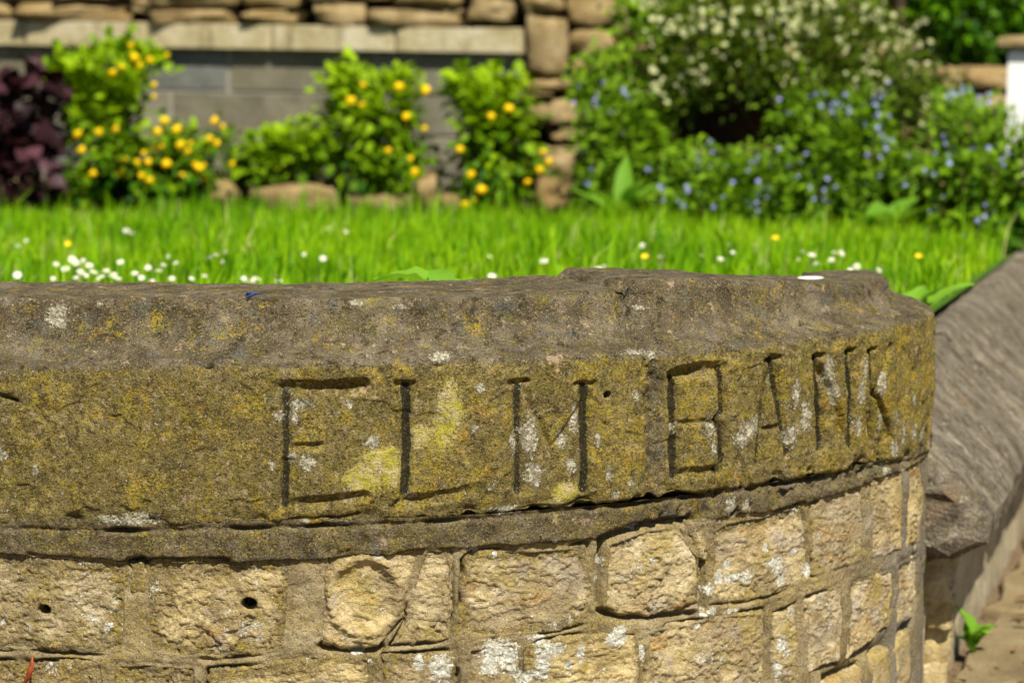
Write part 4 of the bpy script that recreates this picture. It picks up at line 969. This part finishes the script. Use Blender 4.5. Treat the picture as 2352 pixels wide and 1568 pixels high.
def on_front(b, up=.25):
    """a point on the camera-side, upper skin of an ellipsoid"""
    while True:
        v = Vector((random.gauss(0, 1), random.gauss(0, 1), random.gauss(0, 1) + up)).normalized()
        if v.y < .15 and v.z > -.35: break
    c = at(b[0], b[1], b[2]); return c + Vector((v.x * b[3] * b[2] / FPX, v.y * b[5], v.z * b[4] * b[2] / FPX)) * random.uniform(.98, 1.08)
for k_ in range(300):
    b = random.choices(bl, weights=[3, 2, 3.4, 1.6, 1.2, 3, .7, .4, .5])[0]
    if k_ % 3 == 0 or k_ < 2: ctr = on_front(b, .6)
    p = ctr + Vector((random.gauss(0, .03), random.gauss(0, .015), random.gauss(0, .025)))
    o = link('flower', CREF[0], e, loc=p - Vector(e.location)); face_cam(o, .6); o.scale = (random.uniform(.55, 1.0),) * 3

V0 = np.array([v.co[:] for v in CREF[0].vertices]); F0 = [tuple(p.vertices) for p in CREF[0].polygons]; mb = MB()
for k_ in range(240):
    b = random.choices(bl, weights=[3, 2, 3.4, 1.6, 1.2, 3, .7, .4, .5])[0]
    if k_ % 4 == 0: ctr = on_front(b, .5)
    p = ctr + Vector((random.gauss(0, .035), random.gauss(0, .02), random.gauss(0, .03)))
    R_ = Matrix.Rotation(math.radians(70) + random.uniform(-.6, .6), 3, 'X') @ Matrix.Rotation(random.uniform(-.6, .6), 3, 'Y'); q = random.uniform(.4, .8)
    mb.add([p + R_ @ Vector(v) * q for v in V0], F0)
o = link('blossom', mb.mesh('blossom', [M_CREAM], False), e); o['kind'] = 'stuff'

# blue-flowered clumps
def alkanet(label, bl, nleaf, nfl, ns, Y):
    base = at(bl[0][0], 500, Y); base.z = lawn_z(Y)
    e = plant('blue_flowered_plant', label, 'plant', base, 'blue-flowered plants in the border')
    P, d = cloud(bl, nleaf, .3, clump=max(20, nleaf // 38), cl_r=.032); keep = P[:, 2] > lawn_z(Y) + .02; P, d = P[keep], d[keep]; n = len(P); L = RNG.uniform(.018, .050, n)
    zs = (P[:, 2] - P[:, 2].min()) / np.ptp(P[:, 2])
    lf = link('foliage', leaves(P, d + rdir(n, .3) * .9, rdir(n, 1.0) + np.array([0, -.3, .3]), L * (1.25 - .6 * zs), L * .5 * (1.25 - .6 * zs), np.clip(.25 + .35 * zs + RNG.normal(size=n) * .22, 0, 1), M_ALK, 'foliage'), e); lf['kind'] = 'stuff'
    mb = MB(); tips = []
    for k_ in range(ns):
        p = on_front(random.choice(bl), .9); rt = Vector((base.x + (p.x - base.x) * .7, p.y + .06, base.z)); stem_part([rt, (rt + p) / 2 + Vector((0, -.02, .02)), p], .004, .0015, M_STEM, e); tips.append(p)
    for k_ in range(nfl):
        p = random.choice(tips) + Vector((random.gauss(0, .022), random.gauss(-.01, .015), random.gauss(.005, .022)))
        o = link('flower', BLUF[0], e, loc=p - Vector(e.location)); face_cam(o, .6); o.scale = (random.uniform(.65, 1.15),) * 3
    return e
alkanet('upright blue-flowered plant in front of the dark hollow of the blossoming mound', [(1940, 310, 6.95, 100, 75, .16), (1960, 390, 6.85, 150, 90, .2), (1850, 260, 7.0, 50, 50, .1), (1900, 450, 6.75, 150, 50, .18), (1980, 240, 7.0, 50, 40, .1)], 4400, 70, 30, 6.9)
alkanet('tall blue-flowered plant against the white gate pier', [(2240, 330, 6.7, 110, 90, .18), (2200, 440, 6.5, 140, 100, .22), (2300, 450, 6.3, 120, 120, .22), (2290, 540, 6.1, 110, 60, .2), (2200, 260, 6.8, 60, 45, .12), (2420, 420, 6.3, 120, 160, .25)], 5600, 80, 34, 6.45)
alkanet('low blue-flowered plant with broad leaves beside the trailing foliage', [(1680, 440, 6.9, 110, 60, .18), (1590, 410, 7.0, 80, 60, .18), (1750, 420, 6.9, 80, 55, .15), (1650, 480, 6.7, 120, 30, .14)], 2400, 40, 20, 6.85)
alkanet('thin blue-flowered plant against the bare rubble stones', [(1420, 300, 7.25, 90, 90, .15), (1400, 400, 7.15, 80, 80, .16), (1480, 330, 7.2, 70, 90, .16), (1360, 240, 7.35, 40, 50, .08), (1460, 440, 7.0, 100, 50, .15)], 2400, 26, 18, 7.15)
# trailing bright foliage on the rubble
e = plant('trailing_plant', 'bright green trailing plant tumbling down the rubble stones', 'plant', at(1450, 300, 7.5))
bl = [(1420, 185, 7.45, 80, 50, .12), (1490, 120, 7.5, 60, 60, .12), (1370, 200, 7.45, 50, 30, .08), (1470, 50, 7.55, 50, 60, .1), (1540, 60, 7.5, 50, 70, .12), (1480, 240, 7.35, 80, 40, .12)]
P, d = cloud(bl, 1900, .4, clump=110, cl_r=.03); n = len(P); L = RNG.uniform(.02, .036, n)
lf = link('foliage', leaves(P, d + rdir(n, -.1), rdir(n, .8) + np.array([0, -.6, .3]), L, L * .7, np.clip(RNG.normal(.5, .25, n), 0, 1), M_IVY, 'foliage'), e); lf['kind'] = 'stuff'
mb = MB()
for k_ in range(12): b = random.choice(bl); stem_part([at(1500, -40, 7.7), at((1500 + b[0]) / 2, b[1] * .5, 7.62), at(b[0], b[1], b[2])], .005, .002, M_TWIG, e)
# hedge behind the wall, top right
e = plant('dark_hedge', 'dark glossy-leaved hedge rising behind the rubble wall', 'hedge', at(2260, 300, 8.9))
bl = [(2220, 30, 8.6, 150, 130, .4), (2380, 60, 8.7, 160, 150, .4), (2120, -30, 8.7, 130, 100, .4), (2300, -60, 8.8, 250, 120, .5), (2300, 150, 9.0, 200, 120, .4), (2520, 100, 9.0, 200, 200, .5), (2200, -140, 9.0, 400, 120, .5), (2260, 260, 9.0, 200, 90, .3)]
P, d = cloud(bl, 9000, .25); n = len(P); L = RNG.uniform(.035, .06, n)
lf = link('foliage', leaves(P, d + rdir(n, -.1), rdir(n, .9) + np.array([0, -.4, .3]), L, L * .62, np.clip(RNG.normal(.4, .25, n), 0, 1), M_HEDGE, 'foliage'), e); lf['kind'] = 'stuff'
mb = MB()
for k_ in range(14): b = random.choice(bl); stem_part([at(2150 + 20 * k_, 420, 9.0), at(2180 + 15 * k_, 200, 9.0), at(b[0], b[1], b[2])], .02, .005, M_TWIG, e)

# broad leaves that can be told apart
def big_leaf(L, W, mat, seed=0, n=9):
    r = random.Random(seed); V = []; F = []
    for i in range(n):
        t_ = i / (n - 1); w = W / 2 * (math.sin(math.pi * min(1, t_ * 1.02) ** .75) ** .8 + .02)
        y = L * t_; z = L * (.28 * t_ - .42 * t_ * t_)
        for q in (-1, -.5, 0, .5, 1): V.append((q * w, y, z + abs(q) * w * .35 + r.uniform(-.003, .003)))
    for i in range(n - 1):
        for j in range(4): F.append((i * 5 + j, i * 5 + j + 1, i * 5 + j + 6, i * 5 + j + 5))
    mb = MB(); mb.add(V, F); me = mb.mesh('leaf', [mat]); a_ = me.attributes.new('rnd', 'FLOAT', 'POINT'); a_.data.foreach_set('value', np.full(len(V), r.uniform(.45, 1), np.float32)); return me
def rosette(name, label, base, lst, mat, cat='plant', group=None):
    """lst: tip direction deg (0 right, 90 away, -90 to camera), rise deg, length, width"""
    e = plant(name, label, cat, base, group)
    for i, (az, el, L, W) in enumerate(lst):
        o = link('leaf', big_leaf(L, W, mat, i + int(base.x * 100)), e, loc=(0, 0, .005 * i)); o.rotation_euler = (math.radians(el), 0, math.radians(az - 90))
    return e
rosette('broad_leaved_weed', 'broad-leaved weed with lance-shaped leaves below the trailing plant', Vector((*at(1430, 470, 6.75).xy, lawn_z(6.75))), [(200, 55, .16, .05), (160, 40, .2, .06), (-150, 50, .18, .055), (-60, 60, .18, .05), (20, 50, .17, .05), (-100, 35, .15, .05), (80, 70, .2, .055), (-30, 40, .16, .05)], M_BIG)
rosette('dock_plant', 'weed with one large pointed leaf standing before the dark hollow', Vector((*at(1730, 420, 6.95).xy, lawn_z(6.95))), [(15, 62, .30, .11), (140, 60, .24, .08), (-80, 60, .2, .07), (-160, 45, .2, .07)], M_BIG)
rosette('broad_leaved_weed', 'weed with rounded lime leaves at the foot of the blue flowers', Vector((*at(2030, 530, 6.3).xy, lawn_z(6.3))), [(100, 60, .13, .10), (-20, 45, .16, .08), (190, 40, .15, .08), (-100, 45, .12, .08), (40, 40, .18, .07)], M_BIG)
rosette('broad_leaved_weed', 'lime-green leaf sprouting behind the end of the carved coping', Vector((*at(2090, 740, 4.35).xy, lawn_z(4.35))), [(20, 38, .15, .06), (60, 50, .10, .05), (-10, 55, .09, .04), (150, 40, .1, .045)], M_BIG)
q = at(1015, 668, 3.60); e = plant('nettle_leaf_weed', 'crinkled leaf poking up behind the carved ELM coping', 'plant', Vector((q.x, q.y, lawn_z(q.y))))
stem_part([(q.x, q.y, lawn_z(q.y)), (q.x + .004, q.y, (lawn_z(q.y) + q.z) / 2), q], .003, .002, M_STEM, e)
for az, el, L_, W_ in ((172, 16, .105, .075), (20, 20, .05, .04), (95, 35, .06, .04)):
    o = link('leaf', big_leaf(L_, W_, M_BIG, int(az)), e, loc=q - Vector(e.location)); o.rotation_euler = (math.radians(el), 0, math.radians(az - 90))

# ================================================================== the lawn
n = NT('grass_blade', .5)
c = n.ramp(n.attr('rnd'), [(0, (.05, .19, .003)), (.5, (.19, .40, .004)), (.93, (.37, .55, .010)), (1, (.46, .50, .16))])
M_GRASS = n.leafy(c, .45, n.mix(1, c, (1.35, 1.25, .6), 'MULTIPLY'))
def grass():
    xs = []; ys = []
    def scat(n_, x0, x1, y0, y1): xs.append(RNG.uniform(x0, x1, n_)); ys.append(RNG.uniform(y0, y1, n_))
    scat(62000, -2.3, 2.6, 5.0, 7.85); scat(14000, -2.0, 1.6, 3.3, 5.0); scat(9000, -4.5, -2.3, 4.5, 8.0)
    x = np.concatenate(xs); y = np.concatenate(ys)
    # keep off the wall and the border
    hx = np.interp(x, _x[:3300], _y[:3300]); ok = (y > hx + .32) & ((x - RA.x) * RN.x + (y - RA.y) * RN.y < -.075)
    edge = np.interp(x, [-2.4, -1.3, -.6, .1, .35, .9, 1.3, 2.6], [7.0, 6.98, 7.0, 6.92, 6.82, 6.45, 6.05, 5.3]) + .12 * pn(x * 3, y * 0 + 3, y * 0)
    ok &= y < edge
    x, y = x[ok], y[ok]; n_ = len(x)
    tuft = .5 + .5 * np.clip(fbm(x, y, 0 * x, 2.2, 3, .5, 4) * 1.6, -1, 1)
    L = RNG.uniform(.035, .085, n_) * (.75 + .5 * tuft) * (1 + .9 * (RNG.random(n_) > .95)) + .012 * sstep(.4, .0, edge[ok] - y)
    a = RNG.uniform(0, 2 * np.pi, n_); lean = RNG.uniform(.1, .75, n_) ** 1.2
    d = np.stack([np.cos(a), np.sin(a), 0 * a], 1); side = np.stack([-np.sin(a + .5), np.cos(a + .5), 0 * a], 1)
    w = RNG.uniform(.0016, .0034, n_)[:, None]
    B = np.stack([x, y, lawn_z(y)], 1); up = np.array([0, 0, 1.0]); Lc = L[:, None]; ln = lean[:, None]
    m = B + up * Lc * .55 + d * Lc * ln * .25; t_ = B + up * Lc * (1 - .35 * ln) + d * Lc * ln * .85
    V = np.stack([B - side * w, B + side * w, m - side * w * .85, m + side * w * .85, t_], 1).reshape(-1, 3)
    b = np.arange(n_)[:, None] * 5
    F = (b[:, :, None] + np.array([(0, 1, 3), (0, 3, 2), (2, 3, 4)])[None]).reshape(-1, 3)
    rnd = np.clip(.30 + .30 * (1 - tuft) + RNG.normal(size=n_) * .18 + .25 * sstep(7.5, 5.5, y), 0, .93); rnd = np.clip(rnd + .22 * fbm(x, y, 0 * x, 1.6, 3, .55, 31) - .12, 0, .93); rnd = np.where(RNG.random(n_) > .955, 1.0, rnd)
    me = mesh_np('lawn_grass', V, F, [M_GRASS], True, dict(rnd=np.repeat(rnd, 5)))
    tag(link('lawn_grass', me), 'lush bright green lawn grass behind the carved wall', 'grass', kind='stuff')
grass()
def daisy_mesh(r, petals, mat, hgt, er):
    f = disc_flower(r, petals, mat, M_EYE, er, .15)
    return f
DAISY = disc_flower(.0082, 11, M_WPET, M_EYE, .36, .12); BUTTER = disc_flower(.009, 5, M_EYE, M_EYE, .3, .5)
stem_mb = MB(); tube(stem_mb, [(0, 0, -.09), (.004, 0, -.045), (0, 0, 0)], .0012, .0010, 4); STEM = stem_mb.mesh('stem', [M_KLEAF])
def lawn_hit(px, py, lift=.06):
    Y = 6.0
    for _ in range(12):
        b = (784 - py) / FPX; kz = (-SP + b * CP) / (CP + b * SP)
        Y = (EYE - .65 - lift) / (-kz - .018)
    return at(px, py, Y)
DPX = [(41, 565), (60, 553), (290, 530), (303, 536), (129, 607), (166, 596), (174, 604), (191, 598), (205, 610), (215, 625), (235, 635), (260, 632), (150, 618), (185, 625), (225, 640), (122, 640), (40, 632), (277, 602), (385, 590), (404, 604), (375, 609), (480, 592), (498, 586), (512, 580), (510, 602), (325, 638), (350, 645), (395, 640), (440, 640), (590, 640), (640, 645), (340, 615), (365, 622), (245, 622), (198, 633), (270, 640), (175, 638), (310, 628), (756, 525), (795, 533), (742, 594), (1126, 590), (1475, 565), (1518, 590), (1385, 612), (1130, 634), (1315, 630), (1355, 622), (1375, 618), (1676, 563), (1732, 563), (1683, 580), (1612, 588), (1655, 595), (1509, 537), (1476, 561), (1844, 578), (1915, 580), (1932, 582), (1910, 597), (1835, 597), (1876, 606), (1968, 612), (2018, 621), (1955, 623), (1865, 586), (560, 640), (470, 634), (580, 645), (700, 585), (1250, 600)]
for i, (px, py) in enumerate(DPX):
    p = lawn_hit(px, py, random.uniform(.05, .075))
    e = empty('daisy', p - Vector((0, 0, .055)), 'small white daisy with yellow eye in the lawn', 'daisy', 'white daisies in the lawn')
    o = link('flower_head', DAISY, e, loc=(0, 0, .055)); o.rotation_euler = (random.uniform(.1, .9), random.uniform(-.4, .4), random.uniform(0, .5)); o.scale = (random.uniform(.65, 1.2),) * 3
    o = link('stem', STEM, e, loc=(0, 0, .055)); o.scale = (1, 1, .8)
for px, py in ((156, 562), (1481, 591), (1781, 548), (2110, 590)):
    p = lawn_hit(px, py, .07); e = empty('buttercup', p - Vector((0, 0, .06)), 'single yellow buttercup in the lawn', 'buttercup', 'buttercups in the lawn')
    o = link('flower_head', BUTTER, e, loc=(0, 0, .06)); o.rotation_euler = (.6, 0, 0); o = link('stem', STEM, e, loc=(0, 0, .06)); o.scale = (1, 1, .8)

# ================================================================== small things by the wall and on the pavement
M_BROWN = leaf_mat('dead_leaf', (.07, .03, .015), (.26, .15, .07), .15)
n_l = 240; tt = RNG.uniform(-.1, 3.2, n_l); oo = .10 + abs(RNG.normal(size=n_l)) * .12
P = np.stack([RA.x + RD.x * tt + RN.x * oo, RA.y + RD.y * tt + RN.y * oo, RNG.uniform(.02, .035, n_l)], 1)
L = RNG.uniform(.012, .04, n_l)
tag(link('leaf_litter', leaves(P, rdir(n_l, 0) * np.array([1, 1, .15]), rdir(n_l, 2.5), L, L * RNG.uniform(.25, .6, n_l), RNG.random(n_l), M_BROWN, 'leaf_litter', .15)), 'brown leaf litter gathered along the pavement edge', 'litter', kind='stuff')
q = ret(.50, .085); rosette('pavement_weed', 'bright green weed growing at the foot of the low wall', Vector((q.x, q.y, .02)), [(200, 60, .045, .03), (20, 50, .05, .03), (-60, 55, .05, .03), (90, 65, .06, .03), (-130, 45, .04, .03), (150, 70, .065, .03), (-20, 35, .05, .028)], M_BIG)
q = ret(1.15, .22); e = rosette('pink_flowered_weed', 'tiny weed with a pink flower in a pavement joint', Vector((q.x, q.y, .02)), [(150, 30, .05, .02), (20, 40, .05, .02), (-90, 30, .05, .02), (80, 50, .05, .02)], M_BIG)
o = link('flower', disc_flower(.022, 5, M_PINK, M_EYE, .2, .3), e, loc=(0, -.01, .055)); o.rotation_euler = (.7, 0, 0)
q = ret(1.75, .2); rosette('pavement_weed', 'leafy green weed at the wall foot beyond the pink flower', Vector((q.x, q.y, .02)), [(200, 60, .09, .05), (20, 50, .1, .05), (-60, 55, .09, .05), (90, 65, .12, .05), (150, 70, .12, .05)], M_BIG)
# dry straw
mb = MB(); q = ret(.45, .2); tube(mb, [(q.x, q.y, .03), (q.x + .06, q.y - .005, .034), (q.x + .13, q.y - .02, .03)], .0018, .001, 5)
tag(link('dry_straw', mb.mesh('dry_straw', [simple_mat('straw', [(.3, (.6, .5, .28)), (.7, (.7, .6, .36))], 30)])), 'pale dry straw lying on the pavement flags', 'straw')
# blue scrap on the coping's shoulder
s_, z_ = px2sz(572, 690); x_, y_ = plan(s_, -.078); mb = MB()
zz = .783
tube(mb, [(x_ - .010, y_ + .004, zz + .002), (x_ - .002, y_, zz + .003), (x_ + .010, y_ - .002, zz + .004)], .0022, .0012, 5)
tube(mb, [(x_ - .009, y_ - .006, zz - .001), (x_, y_ - .001, zz + .002), (x_ + .006, y_ + .006, zz + .003)], .0020, .001, 5)
tube(mb, [(x_ - .011, y_ + .003, zz), (x_ - .007, y_ + .008, zz + .002), (x_ + .002, y_ + .006, zz + .001)], .0016, .001, 5)
tag(link('plastic_scrap', mb.mesh('plastic_scrap', [simple_mat('dark_blue_plastic', [(.3, (.02, .035, .10)), (.7, (.05, .08, .2))], 200, .4)])), 'crumpled dark blue scrap lying on the coping top', 'scrap')
# reddish dead leaf caught on the stones
pts = [px2sz(*p) for p in ((80, 1500), (81, 1520), (74, 1545), (55, 1575))]
V = []; F = []
for i, (s_, z_) in enumerate(pts):
    w = (.0006, .0035, .0045, .0012)[i]; o_ = (.012, .020, .018, .010)[i]
    for sg, do in ((-1, 0), (0, .003), (1, 0)): x_, y_ = plan(s_ + sg * w, o_ + do); V.append((float(x_), float(y_), z_ + sg * .001))
for i in range(3):
    for j in range(2): F.append((i * 3 + j, i * 3 + j + 1, i * 3 + j + 4, i * 3 + j + 3))
mb = MB(); mb.add(V, F)
me = mb.mesh('dead_leaf', [simple_mat('russet_leaf', [(.3, (.16, .03, .012)), (.7, (.32, .08, .03))], 120, .5)])
tag(link('dead_leaf', me), 'curled russet dead leaf caught on the rubble stones', 'leaf')
